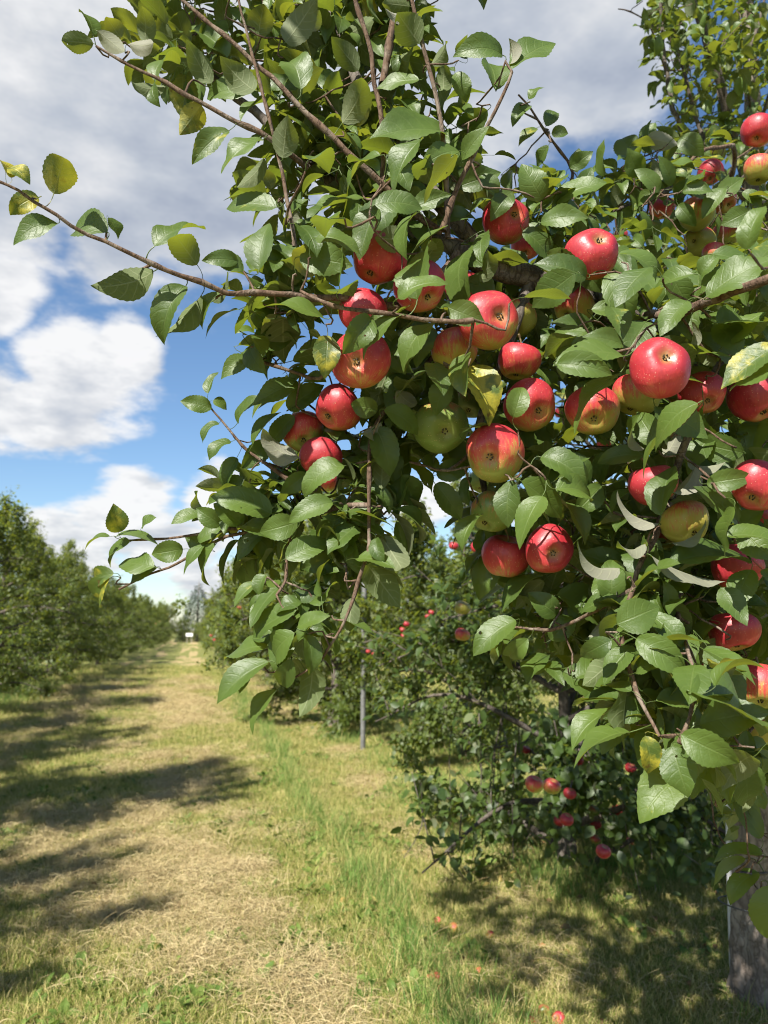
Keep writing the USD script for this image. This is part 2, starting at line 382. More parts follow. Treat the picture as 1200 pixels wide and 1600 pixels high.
def leaves_mesh(base, direc, normal, length, width, fold, curl, twist, wave, seed, rows=15, serrate=0.038, petiole=None, tint=None, cols=(-1, -0.5, 0, 0.5, 1)):
    """Vertices (n, k, 3), triangles of one leaf, texture coordinates of one leaf. petiole: (n, 3) points where the stalks start."""
    rs = np.random.RandomState(seed); n = len(base)
    D = unit(direc); N = normal - D * np.sum(normal * D, -1, keepdims=True); N = unit(N); S = np.cross(D, N)
    s, w = leaf_shape(rows); u = np.array(cols); C = len(u)
    th = -curl[:, None] * (s[None] - 0.25) ** 1 * 1.0                    # angle of the midrib along the leaf
    ds = np.concatenate([[0], np.diff(s)])
    cx = np.cumsum(np.cos(th) * ds, 1) * length[:, None]; cz = np.cumsum(np.sin(th) * ds, 1) * length[:, None]
    up = -np.sin(th)[..., None] * D[:, None] + np.cos(th)[..., None] * N[:, None]
    mid = base[:, None] + cx[..., None] * D[:, None] + cz[..., None] * N[:, None]
    tw = twist[:, None] * s[None]
    Sd = np.cos(tw)[..., None] * S[:, None] + np.sin(tw)[..., None] * up
    Un = -np.sin(tw)[..., None] * S[:, None] + np.cos(tw)[..., None] * up
    teeth = 1 + serrate * np.where(np.arange(rows) % 2, .7, -1) * (w > 0.12)
    hw = 0.5 * width[:, None] * w[None]
    ph = rs.uniform(0, 6.28, (n, 1, 1)); fr = rs.uniform(2.0, 3.6, (n, 1, 1)) * np.pi
    au = np.abs(u)[None, None]
    side = np.where(np.abs(u) == 1, 1.0, 0.0)
    lat = u[None, None] * hw[..., None] * np.cos(fold)[:, None, None] * (1 + (teeth[None, :, None] - 1) * side[None, None])
    nor = au * hw[..., None] * np.sin(fold)[:, None, None] * (1 - 0.35 * au) + wave[:, None, None] * length[:, None, None] * au**2 * np.sin(fr * s[None, :, None] + ph + 1.7 * np.sign(u)[None, None]) * np.minimum(1, w * 1.5)[None, :, None]
    v = mid[:, :, None] + lat[..., None] * Sd[:, :, None] + nor[..., None] * Un[:, :, None]
    v = v.reshape(n, -1, 3)
    i, j = np.meshgrid(np.arange(rows - 1), np.arange(C - 1), indexing='ij'); k = (i * C + j).ravel()
    f = np.vstack([np.stack([k, k + 1, k + C + 1], -1), np.stack([k, k + C + 1, k + C], -1)])
    uv = np.stack(np.broadcast_arrays((u[None] + 1) / 2, s[:, None]), -1).reshape(-1, 2)
    if petiole is not None:
        q = 5; t = np.linspace(0, 1, q)[None, :, None]
        p0, p1 = petiole[:, None], base[:, None]; L = np.linalg.norm(p1 - p0, axis=-1, keepdims=True)
        ctrl = p1 - D[:, None] * L * 0.55
        line = (1 - t) ** 2 * p0 + 2 * t * (1 - t) * ctrl + t**2 * p1
        tt = unit(np.gradient(line, axis=1)); a = unit(np.cross(tt, V3(0.31, 0.2, 0.93))); b = np.cross(tt, a)
        r = 0.0085 * length[:, None, None] * np.array([1.5, 1.1, 1.0, 1.0, 1.1])[None, :, None]
        ring = [line + r * (math.cos(x) * a + math.sin(x) * b) for x in (0, 2.094, 4.189)]
        pv = np.stack(ring, 2).reshape(n, -1, 3)
        i, j = np.meshgrid(np.arange(q - 1), np.arange(3), indexing='ij'); A = (i * 3 + j).ravel(); B = (i * 3 + (j + 1) % 3).ravel()
        pf = np.vstack([np.stack([A, B, B + 3], -1), np.stack([A, B + 3, A + 3], -1)]) + v.shape[1]
        v = np.concatenate([v, pv], 1); f = np.vstack([f, pf]); uv = np.vstack([uv, np.tile([0.5, 0.5], (pv.shape[1], 1))])
    return v, f, uv


def flat_mesh(v, f):
    n, k = v.shape[:2]
    return v.reshape(-1, 3), (f[None] + (np.arange(n) * k)[:, None, None]).reshape(-1, 3)


# ------------------------------------------------------------------ apples
def apple_mesh(R, rs, red, seg=40, rings=26, squash=0.88):
    t = np.linspace(0.0, math.pi, rings); th = np.arange(seg) * 2 * math.pi / seg
    T, TH = np.meshgrid(t, th, indexing='ij')
    x = np.sin(T) * (1 + 0.10 * np.cos(T)); z = np.cos(T) * squash
    z = z - 0.34 * np.exp(-(T / 0.36) ** 2) + 0.30 * np.exp(-((math.pi - T) / 0.36) ** 2)
    lobe = 1 + 0.045 * np.cos(5 * TH + rs.uniform(0, 6)) * ((1 - np.cos(T)) / 2) ** 1.8 + 0.05 * np.cos(TH + rs.uniform(0, 6)) * np.sin(T + .4) + 0.03 * np.cos(2 * TH + rs.uniform(0, 6)) + 0.018 * np.cos(3 * TH + rs.uniform(0, 6))
    v = np.stack([x * lobe * np.cos(TH), x * lobe * np.sin(TH), z * (1 + rs.uniform(.03, .09) * np.cos(TH + 1))], -1)
    v = v.reshape(-1, 3) * R
    i, j = np.meshgrid(np.arange(rings - 1), np.arange(seg), indexing='ij'); A, B = i * seg + j, i * seg + (j + 1) % seg
    f = np.vstack([np.stack([A, A + seg, B + seg], -1).reshape(-1, 3), np.stack([A, B + seg, B], -1).reshape(-1, 3)])
    # welded poles
    f = np.where(f < seg, 0, f); last = (rings - 1) * seg; f = np.where(f >= last, last, f)
    f = f[(f[:, 0] != f[:, 1]) & (f[:, 1] != f[:, 2]) & (f[:, 0] != f[:, 2])]
    keep = np.unique(f); back = np.zeros(len(v), int); back[keep] = np.arange(len(keep))
    return v[keep], back[f], T.ravel()[keep]


def frame_to(axis):
    """Rotation whose z axis is axis."""
    z = unit(np.asarray(axis, float)); a = unit(np.cross(z, V3(0.3, 0.9, 0.2))); return np.stack([a, np.cross(z, a), z], 1)


def build_apple(loc, R, stem_dir, red, seed, label, group=None, sun_side=SUN, stem_len=0.022, detail=True, squash=0.88):
    """An apple hanging at loc; stem_dir points from its calyx to its stalk."""
    rs = np.random.RandomState(seed)
    x = thing('apple', label, 'apple', loc, group=group)
    Q = frame_to(stem_dir)
    v, f, T = apple_mesh(R, rs, red, *((40, 26) if detail else (18, 12)), squash=squash)
    w = v @ Q.T
    dirn = unit(w); blush = red + 0.02 + 0.36 * (dirn @ unit(sun_side + V3(0, 0, 0.7) + V3(0.5, -0.2, 0.1) * rs.uniform(-0.6, 0.6))) + 0.45 * (meshkit.fbm(dirn * 1.6 + seed * 7.3, 2, seed % 91) - 0.5)
    pole = np.exp(-(T / 0.30) ** 2) + 0.95 * np.exp(-((math.pi - T) / 0.24) ** 2)
    put('skin', (w, f), APPLE, x, smooth=True, tint=np.stack([blush, np.full(len(w), rs.uniform(.3, .8) if red > .13 or label.startswith(('bright yellow', 'yellow')) else .0), pole], -1))
    if not detail:
        return x
    zb = -squash * R + 0.30 * R
    parts = []
    for k in range(5):
        a = k * 1.2566 + rs.uniform(-0.15, 0.15)
        c, s_ = math.cos(a), math.sin(a); r0, r1 = 0.05 * R, 0.115 * R
        q = [[r1 * math.cos(a - .5), r1 * math.sin(a - .5), zb + .01 * R], [r1 * math.cos(a + .5), r1 * math.sin(a + .5), zb + .01 * R], [0.05 * R * c, 0.05 * R * s_, zb - 0.13 * R], [r1 * 1.0 * c, r1 * 1.0 * s_, zb - 0.10 * R]]
        parts.append((np.array(q), np.array([[0, 1, 3], [0, 3, 2], [1, 2, 3], [0, 2, 1]])))
    cv, cf = join(parts)
    put('calyx', (cv @ Q.T, cf), CALYX, x)
    z0 = squash * R - 0.36 * R
    ln = [V3(0, 0, z0), V3(0, 0, z0 + 0.4 * stem_len), V3(0.15 * stem_len, 0, z0 + 0.75 * stem_len), V3(0.3 * stem_len, 0.1 * stem_len, z0 + stem_len)]
    sv, sf = tube(ln, [0.0016, 0.0013, 0.0013, 0.0019], 6)
    put('stem', (sv @ Q.T, sf), STEM, x)
    return x

# ------------------------------------------------------------------ the near apple tree
DEPTHS = np.array([(0, 290, .92), (120, 340, .95), (300, 440, 1.02), (145, 60, 1.16), (300, 170, 1.16), (420, 200, 1.14), (330, 20, 1.35), (560, 60, 1.3), (600, 200, 1.16), (660, 60, 1.15), (800, 120, 1.14), (760, 250, 1.12), (830, 190, 1.5), (890, 260, 1.5),
    (600, 320, 1.1), (600, 480, 1.0), (450, 470, 1.05), (430, 600, 1.2), (330, 650, 1.25), (480, 690, 1.22), (580, 700, 1.15), (850, 300, 1.15), (930, 400, 1.1), (1000, 290, 1.55), (1100, 330, 1.66), (1100, 240, 1.8), (1190, 230, 1.7), (1030, 570, .94), (900, 600, 1.1), (1100, 450, .98),
    (1180, 420, .9), (1180, 620, 1.15), (1050, 750, 1.05), (1180, 780, .95), (850, 760, 1.05), (790, 870, 1.2), (900, 900, 1.1), (1000, 900, 1.0), (1130, 880, 1.1), (980, 1000, .92), (1130, 1090, .80), (1100, 1180, .80), (930, 1150, .95), (850, 1020, 1.1), (770, 1000, 1.15),
    (180, 870, 1.3), (300, 830, 1.3), (400, 800, 1.22), (500, 860, 1.15), (590, 880, 1.12), (480, 1000, 1.1), (380, 1080, 1.12), (700, 760, 1.2), (690, 640, 1.15), (1150, 1350, 1.3), (1195, 1430, 1.2)])


def depth_at(px, py):
    px, py = np.asarray(px, float), np.asarray(py, float)
    d2 = (px[..., None] - DEPTHS[:, 0]) ** 2 + (py[..., None] - DEPTHS[:, 1]) ** 2
    w = 1 / (d2 + 900) ** 1.6
    return (w * DEPTHS[:, 2]).sum(-1) / w.sum(-1)


# ------------------------------------------------------------------ the apples of the near tree: x, y, seen radius, calyx or None, redness, rank (higher lies behind), label
APPLES = [
    (790, 344, 37, (805, 334), .78, 0, 'dark red apple at the open sky edge, leaf shadow across its upper left'),
    (822, 383, 24, None, .85, 1, 'small red apple tucked under the lower right of the shadowed sky-edge apple'),
    (591, 404, 43, None, .90, 1, 'bright red apple half covered on its right by the large pale upright leaf'),
    (657, 447, 41, (673, 472), .80, 3, 'red apple behind the large pale upright leaf, showing between two leaves'),
    (722, 448, 33, None, .90, 3, 'red apple peeping out above the big leaf-cheeked pink-red apple'),
    (567, 487, 38, None, .85, 2, 'red apple top rising above the thin twig that crosses the left cluster'),
    (564, 563, 47, (553, 566), .80, 1, 'big red apple under the folded leaves of the left cluster, calyx facing us'),
    (766, 500, 47, (786, 492), .70, 0, 'big pink-red apple with a pale leaf on its left cheek, middle of the crown'),
    (712, 546, 37, None, .42, 1, 'yellow and red shaded apple under the left of the leaf-cheeked pink-red apple'),
    (806, 497, 32, None, .15, 2, 'greenish apple edge showing right behind the apple with the leaf on its cheek'),
    (810, 564, 34, None, .62, 1, 'orange-red apple hanging just above the red and yellow apple with the dimpled side'),
    (829, 632, 42, (846, 645), .66, 0, 'red and yellow apple with a dimple towards the sky gap on its right'),
    (771, 708, 46, (763, 716), .50, 0, 'large shaded red-yellow apple, calyx towards us, lowest of the hanging bunch'),
    (690, 666, 43, (697, 677), .05, 1, 'dark green apple in deep shade left of the large calyx-on apple'),
    (737, 628, 28, None, .12, 3, 'green apple mostly hidden behind the variegated leaf'),
    (768, 800, 35, None, .06, 2, 'green apple hanging behind the long dark leaf above two red apples'),
    (752, 752, 20, None, .02, 3, 'smallest green apple between the shaded large one and the green one below'),
    (790, 870, 38, None, .64, 1, 'striped red apple, left one of the low pair touching each other'),
    (858, 860, 38, (866, 866), .84, 0, 'red apple with its calyx facing us, right one of the low touching pair'),
    (472, 675, 33, None, .52, 1, 'dull red-brown apple, leftmost of the trio at the left edge of the crown'),
    (527, 637, 38, (505, 656), .84, 0, 'deep red apple, top of the trio at the left edge of the crown'),
    (502, 714, 34, None, .86, 0, 'bright red apple, bottom of the trio at the left edge of the crown'),
    (508, 752, 19, None, .60, 3, 'reddish apple sliver under the bright bottom apple of the left trio'),
    (925, 397, 41, (937, 375), .86, 0, 'glossy red apple standing up against leaves under the blue sky gap'),
    (896, 479, 32, None, .36, 1, 'orange-yellow apple in leaf shade below the glossy red sky-gap apple'),
    (1030, 574, 48, (1043, 555), .92, 0, 'brightest full red apple, unobstructed, in front of the right crown'),
    (928, 641, 41, (928, 660), .52, 1, 'red and green shaded apple left below the unobstructed bright red one'),
    (994, 619, 37, None, .28, 1, 'yellow-green apple with a red cheek, directly under the bright red one'),
    (1098, 614, 35, None, .80, 2, 'red apple behind the right shoulder of the unobstructed bright red one'),
    (1073, 633, 32, None, .22, 3, 'yellowish apple under the red one, partly covered by a dark leaf'),
    (1181, 620, 42, None, .84, 1, 'big dark red apple at the right picture edge beside the grey limb'),
    (1021, 757, 38, None, .82, 1, 'red apple behind a single dark upright leaf in the right crown'),
    (1070, 817, 38, None, .12, 2, 'bright yellow apple below the apple with the upright leaf'),
    (1040, 832, 28, None, .60, 3, 'reddish apple low behind the bright yellow one'),
    (1150, 886, 40, None, .80, 1, 'red apple half roofed by a broad dark leaf near the right edge'),
    (1147, 986, 38, None, .80, 1, 'red apple with a sunlit stripe beside the trunk leaves at the right'),
    (1188, 1072, 38, None, .34, 1, 'orange apple at the right edge above the largest spotted leaf'),
    (1182, 1142, 27, None, .12, 2, 'yellow apple at the right edge under the largest spotted leaf'),
    (1086, 1040, 20, None, .72, 4, 'small red apple in the leaf gap left of the largest spotted leaf'),
    (1183, 760, 42, None, .80, 2, 'red apple at the right edge under crossing leaves'),
    (1192, 806, 27, None, .80, 2, 'red apple at the right edge just above the broad lit leaf'),
    (1184, 204, 26, None, .90, 0, 'highest red apple, top right at the picture edge'),
    (1186, 265, 25, None, .26, 0, 'yellow-orange apple just below the highest red one'),
    (1110, 269, 20, None, .88, 0, 'pink-red apple rising out of the upper right bunch of leaves'),
    (1088, 335, 27, (1077, 341), .30, 0, 'green-yellow apple with a red base, calyx towards us, upper right bunch'),
    (1131, 312, 22, None, .66, 1, 'red and yellow apple behind the green-yellow one of the upper right bunch'),
    (1092, 377, 24, (1080, 376), .14, 1, 'dull green apple, lower one of the upper right bunch'),
    (1135, 367, 22, None, .40, 1, 'brownish striped apple at the lower right of the upper right bunch'),
    (1117, 396, 18, None, .44, 2, 'dark small apple at the bottom of the upper right bunch'),
    (1035, 325, 20, None, .78, 1, 'red apple half hidden by leaves at the left of the upper right bunch'),
    (1018, 358, 17, None, .04, 1, 'small green apple below left in the upper right bunch'),
    (970, 368, 11, None, .88, 1, 'tiny red apple at the far left tip of the upper right bunch'),
    (1088, 412, 11, None, .80, 3, 'tiny red apple in the dark gap below the upper right bunch'),
    (945, 692, 13, None, .80, 4, 'tiny red apple curled in pale leaves left of the upright-leaf apple'),
]


def place_apples():
    px = np.array([a[:2] for a in APPLES], float); r = np.array([a[2] for a in APPLES], float); rank = np.array([a[5] for a in APPLES])
    d = depth_at(px[:, 0], px[:, 1])
    R = np.clip(d * r / FPX, .033, .041); R = np.where(r < 20, np.clip(d * r / FPX, .024, .034), R)
    d = R * FPX / r
    for _ in range(60):
        P = at(px[:, 0], px[:, 1], d)
        for i in range(len(d)):
            for j in range(len(d)):
                if rank[j] > rank[i] or (rank[i] == rank[j] and j > i):
                    if np.linalg.norm(P[i] - P[j]) < (R[i] + R[j]) * .985:
                        d[j] += .006; P[j] = at(px[j, 0], px[j, 1], d[j]); R[j] = min(r[j] * d[j] / FPX, .046)
    return at(px[:, 0], px[:, 1], d), R


AP, AR = place_apples()


def hang_apples():
    rs = np.random.RandomState(4)
    for k, ((x, y, r, cal, red, rank, label), p, R) in enumerate(zip(APPLES, AP, AR)):
        toc = unit(C0 - p)
        if cal:
            lx, ly = (cal[0] - x) / r * 1.12, (cal[1] - y) / r * 1.12
            m2 = min(.92, lx * lx + ly * ly)
            cd = unit(RGT * lx - UPV * ly + toc * math.sqrt(1 - m2)); sd = -cd
        else:
            sd = unit(V3(*rs.normal(0, .35, 2), 1.0) - toc * rs.uniform(0.0, .55))
        build_apple(p, R * 1.0, sd, red, 100 + k, label, squash=rs.uniform(.84, .93))


hang_apples()
trunk_base = ground_at(1196, 1566); TD = (trunk_base - C0) @ FWD
# limbs: (points as (px, py, depth or None), radius at start, radius at end); trunk first
LIMBS = [
    ('trunk', [(1196, 1572, TD), (1190, 1480, TD), (1188, 1380, TD), (1186, 1290, TD - .02), (1190, 1200, TD - .02), (1205, 1060, TD - .04)], .100, .074),
    ('trunk_top', [(1205, 1060, TD - .04), (1222, 860, TD), (1215, 620, TD + .05), (1190, 380, TD + .05), (1175, 150, TD + .1), (1165, -60, TD + .1)], .072, .022),
    ('limb', [(1205, 1090, TD - .04), (1190, 1000, 2.6), (1130, 830, 2.05), (1085, 690, 1.6), (1092, 620, 1.45), (1112, 560, 1.38), (1090, 520, 1.36)], .055, .026),
    ('limb', [(1090, 620, 1.46), (1010, 520, 1.36), (920, 470, 1.30), (830, 435, 1.24), (760, 415, 1.2), (715, 390, 1.2)], .024, .017),
    ('limb', [(760, 415, 1.2), (745, 385, 1.21), (700, 330, 1.22), (655, 275, 1.24), (610, 215, 1.28), (560, 130, 1.33), (538, 60, 1.36), (515, -30, 1.4), (560, -300, 1.45), (640, -620, 1.5)], .014, .004),
    ('limb', [(715, 390, 1.2), (600, 335, 1.27), (520, 285, 1.3), (455, 225, 1.34), (385, 165, 1.38), (345, 132, 1.4), (300, 90, 1.44)], .013, .006),
    ('branch', [(690, 362, 1.19), (650, 335, 1.17), (600, 290, 1.15), (560, 250, 1.14), (520, 215, 1.14), (480, 175, 1.14), (440, 138, 1.14), (395, 95, 1.15), (360, 65, 1.15), (330, 38, 1.16), (285, 0, 1.17), (250, -30, 1.18)], .0060, .0024),
    ('branch', [(480, 262, 1.22), (440, 230, 1.18), (405, 206, 1.17), (370, 192, 1.165), (330, 170, 1.16), (290, 147, 1.16), (260, 130, 1.16), (225, 113, 1.16), (190, 95, 1.16), (150, 72, 1.16)], .005, .0018),
    ('branch', [(460, 385, 1.10), (458, 365, 1.10), (449, 310, 1.11), (436, 250, 1.12), (425, 195, 1.12), (410, 150, 1.125), (400, 110, 1.13), (390, 70, 1.135), (375, 15, 1.14), (370, -20, 1.14)], .0035, .0018),
    ('branch', [(598, 300, 1.2), (598, 215, 1.2), (592, 170, 1.2), (585, 130, 1.2), (575, 65, 1.2), (555, 0, 1.2), (550, -30, 1.2)], .0048, .0032),
    ('branch', [(700, 372, 1.14), (698, 300, 1.14), (694, 240, 1.14), (690, 190, 1.14), (678, 130, 1.14), (660, 70, 1.14), (643, 0, 1.14), (640, -25, 1.14)], .0042, .0028),
    ('branch', [(692, 360, 1.13), (702, 325, 1.13), (716, 288, 1.13), (735, 250, 1.13), (760, 200, 1.13), (785, 150, 1.13), (800, 112, 1.13)], .0048, .0022),
    ('branch', [(840, 440, 1.28), (880, 330, 1.42), (895, 268, 1.5), (875, 235, 1.5), (852, 205, 1.5), (830, 170, 1.5), (810, 148, 1.5)], .006, .0018),
    ('branch', [(715, 395, 1.18), (660, 470, 1.12), (600, 478, 1.07), (540, 466, 1.05), (490, 464, 1.05), (430, 462, 1.04), (370, 457, 1.03), (340, 452, 1.02), (285, 432, 1.0), (240, 415, .985), (193, 391, .97), (140, 366, .96), (90, 335, .945), (52, 314, .935), (28, 297, .925), (-10, 280, .92)], .0062, .0016),
    ('branch', [(740, 500, .965), (715, 503, .965), (660, 498, .965), (610, 491, .965), (560, 484, .965), (520, 479, .97), (488, 465, .985), (470, 455, 1.0)], .0034, .0022),
    ('branch', [(590, 570, 1.12), (540, 560, 1.14), (500, 590, 1.16), (470, 585, 1.17), (430, 572, 1.17), (405, 564, 1.18)], .004, .002),
    ('branch', [(480, 770, 1.22), (430, 735, 1.23), (388, 705, 1.24), (370, 685, 1.24), (345, 657, 1.25), (328, 636, 1.25)], .0035, .0014),
    ('branch', [(720, 420, 1.2), (700, 520, 1.22), (640, 600, 1.2), (590, 660, 1.16), (577, 720, 1.14), (578, 770, 1.13), (576, 830, 1.12), (573, 862, 1.11), (560, 905, 1.10), (546, 950, 1.09), (531, 985, 1.09), (515, 1010, 1.09), (497, 1036, 1.1), (455, 1062, 1.11)], .0048, .0016),
    ('branch', [(577, 790, 1.13), (540, 790, 1.16), (500, 800, 1.2), (455, 812, 1.22), (400, 830, 1.25), (355, 838, 1.27), (325, 852, 1.28), (290, 873, 1.29), (265, 886, 1.3), (235, 896, 1.3), (186, 921, 1.31)], .0045, .0016),
    ('branch', [(400, 830, 1.25), (360, 826, 1.27), (300, 836, 1.29), (260, 842, 1.3), (222, 843, 1.31), (195, 845, 1.31)], .003, .0016),
    ('branch', [(460, 812, 1.22), (452, 850, 1.18), (448, 880, 1.15), (445, 908, 1.14), (432, 930, 1.13)], .003, .0016),
    ('branch', [(830, 435, 1.24), (800, 520, 1.2), (770, 600, 1.18), (745, 680, 1.2), (755, 760, 1.22), (780, 830, 1.25)], .010, .004),
    ('branch', [(745, 700, 1.2), (700, 735, 1.18), (665, 728, 1.17), (640, 722, 1.17)], .0028, .0016),
    ('branch', [(1010, 520, 1.36), (1004, 497, 1.2), (1060, 490, 1.06), (1120, 462, .98), (1165, 448, .94), (1215, 430, .9)], .0075, .0060),
    ('branch', [(1092, 620, 1.45), (1180, 580, 1.3), (1240, 560, 1.2)], .014, .008),
    ('branch', [(1130, 830, 2.0), (1085, 790, 1.5), (1050, 780, 1.15), (1058, 730, 1.05), (1072, 690, 1.02), (1086, 662, 1.02)], .012, .0045),
    ('branch', [(1050, 780, 1.15), (1035, 810, 1.08), (1025, 840, 1.04), (1005, 870, 1.02), (990, 920, 1.0), (970, 980, .98), (985, 1050, .95), (1010, 1110, .92), (1030, 1150, .9)], .0055, .0020),
    ('branch', [(1160, 900, 2.2), (1110, 900, 1.5), (1060, 930, 1.1), (1070, 1000, .95), (1085, 1060, .88), (1078, 1120, .86), (1060, 1160, .85)], .0085, .0020),
    ('branch', [(990, 920, 1.0), (920, 960, 1.05), (860, 985, 1.1), (810, 980, 1.13), (775, 985, 1.15)], .0035, .0015),
    ('branch', [(1215, 620, TD + .05), (1160, 430, 2.6), (1120, 330, 2.1), (1080, 290, 1.85), (1010, 310, 1.7), (960, 330, 1.62)], .022, .004),
    ('branch', [(1120, 330, 2.1), (1180, 260, 1.85), (1240, 190, 1.75)], .01, .005),
    ('branch', [(1120, 330, 2.1), (1150, 240, 1.95), (1110, 232, 1.85), (1080, 250, 1.8), (1060, 280, 1.78)], .008, .003),
    ('branch', [(1190, 1150, TD - .05), (1160, 1195, 2.6), (1120, 1185, 2.4), (1090, 1170, 2.2)], .02, .006),
    ('branch', [(1205, 1090, TD - .04), (1260, 1250, 2.0), (1230, 1340, 1.5), (1195, 1365, 1.28), (1150, 1362, 1.27)], .012, .0025),
    ('branch', [(1190, 380, TD + .05), (1250, 100, 2.5), (1350, -150, 1.9), (1450, -350, 1.7)], .02, .006),
    ('branch', [(598, 130, 1.2), (650, -150, 1.25), (760, -350, 1.3), (900, -560, 1.3)], .006, .003),
    ('branch', [(1190, 380, TD + .05), (1080, 0, 2.9), (900, -200, 2.6), (600, -420, 2.45), (250, -560, 2.4)], .02, .007),
    ('branch', [(900, -200, 2.6), (700, -230, 2.5), (450, -260, 2.4), (200, -300, 2.35)], .012, .005),
    ('branch', [(700, -480, 2.5), (750, -600, 2.45), (850, -760, 2.4)], .01, .005),
    ('branch', [(1240, 560, 1.2), (1330, 700, 1.5), (1420, 950, 1.5)], .012, .005), ('branch', [(1240, 560, 1.2), (1320, 400, 1.4), (1420, 250, 1.5)], .012, .005),
    ('branch', [(1215, 620, TD + .05), (1080, 560, 3.0), (920, 500, 2.9), (760, 500, 2.75)], .024, .006),
    ('branch', [(1222, 860, TD), (1100, 800, 2.8), (980, 740, 2.6), (880, 660, 2.5)], .022, .005),
    ('branch', [(640, -620, 1.5), *[tuple(float(c) for c in project(V3(*q))) for q in ((.15, 1.35, 3.45), (-.35, 1.2, 3.5), (-.95, 1.0, 3.5))]], .012, .004),
    ('branch', [tuple(float(c) for c in project(V3(*q))) for q in ((.15, 1.35, 3.45), (-.1, 1.0, 3.45), (-.5, .75, 3.4))], .008, .003),
    # upright shoots of the top
    ('branch', [(1180, 330, TD), (1120, 260, 2.85), (1060, 190, 2.8), (1040, 100, 2.8), (1030, -20, 2.8)], .016, .005),
    ('branch', [(1120, 260, 2.85), (1090, 190, 2.9), (1068, 110, 2.9), (1048, 30, 2.9), (1040, -20, 2.9)], .010, .004),
    ('branch', [(1180, 280, TD), (1130, 180, 3.1), (1125, 100, 3.1), (1145, 10, 3.1), (1150, -30, 3.1)], .012, .004),
    ('branch', [(1175, 180, TD + .1), (1165, 100, 3.0), (1185, 40, 3.0), (1200, -30, 3.0)], .010, .004),
    ('branch', [(1170, 230, TD), (1205, 140, 2.9), (1225, 40, 2.9)], .010, .004),
    ('branch', [(1040, 110, 2.8), (1015, 40, 2.75), (985, 18, 2.72), (966, 14, 2.7)], .004, .002),
]

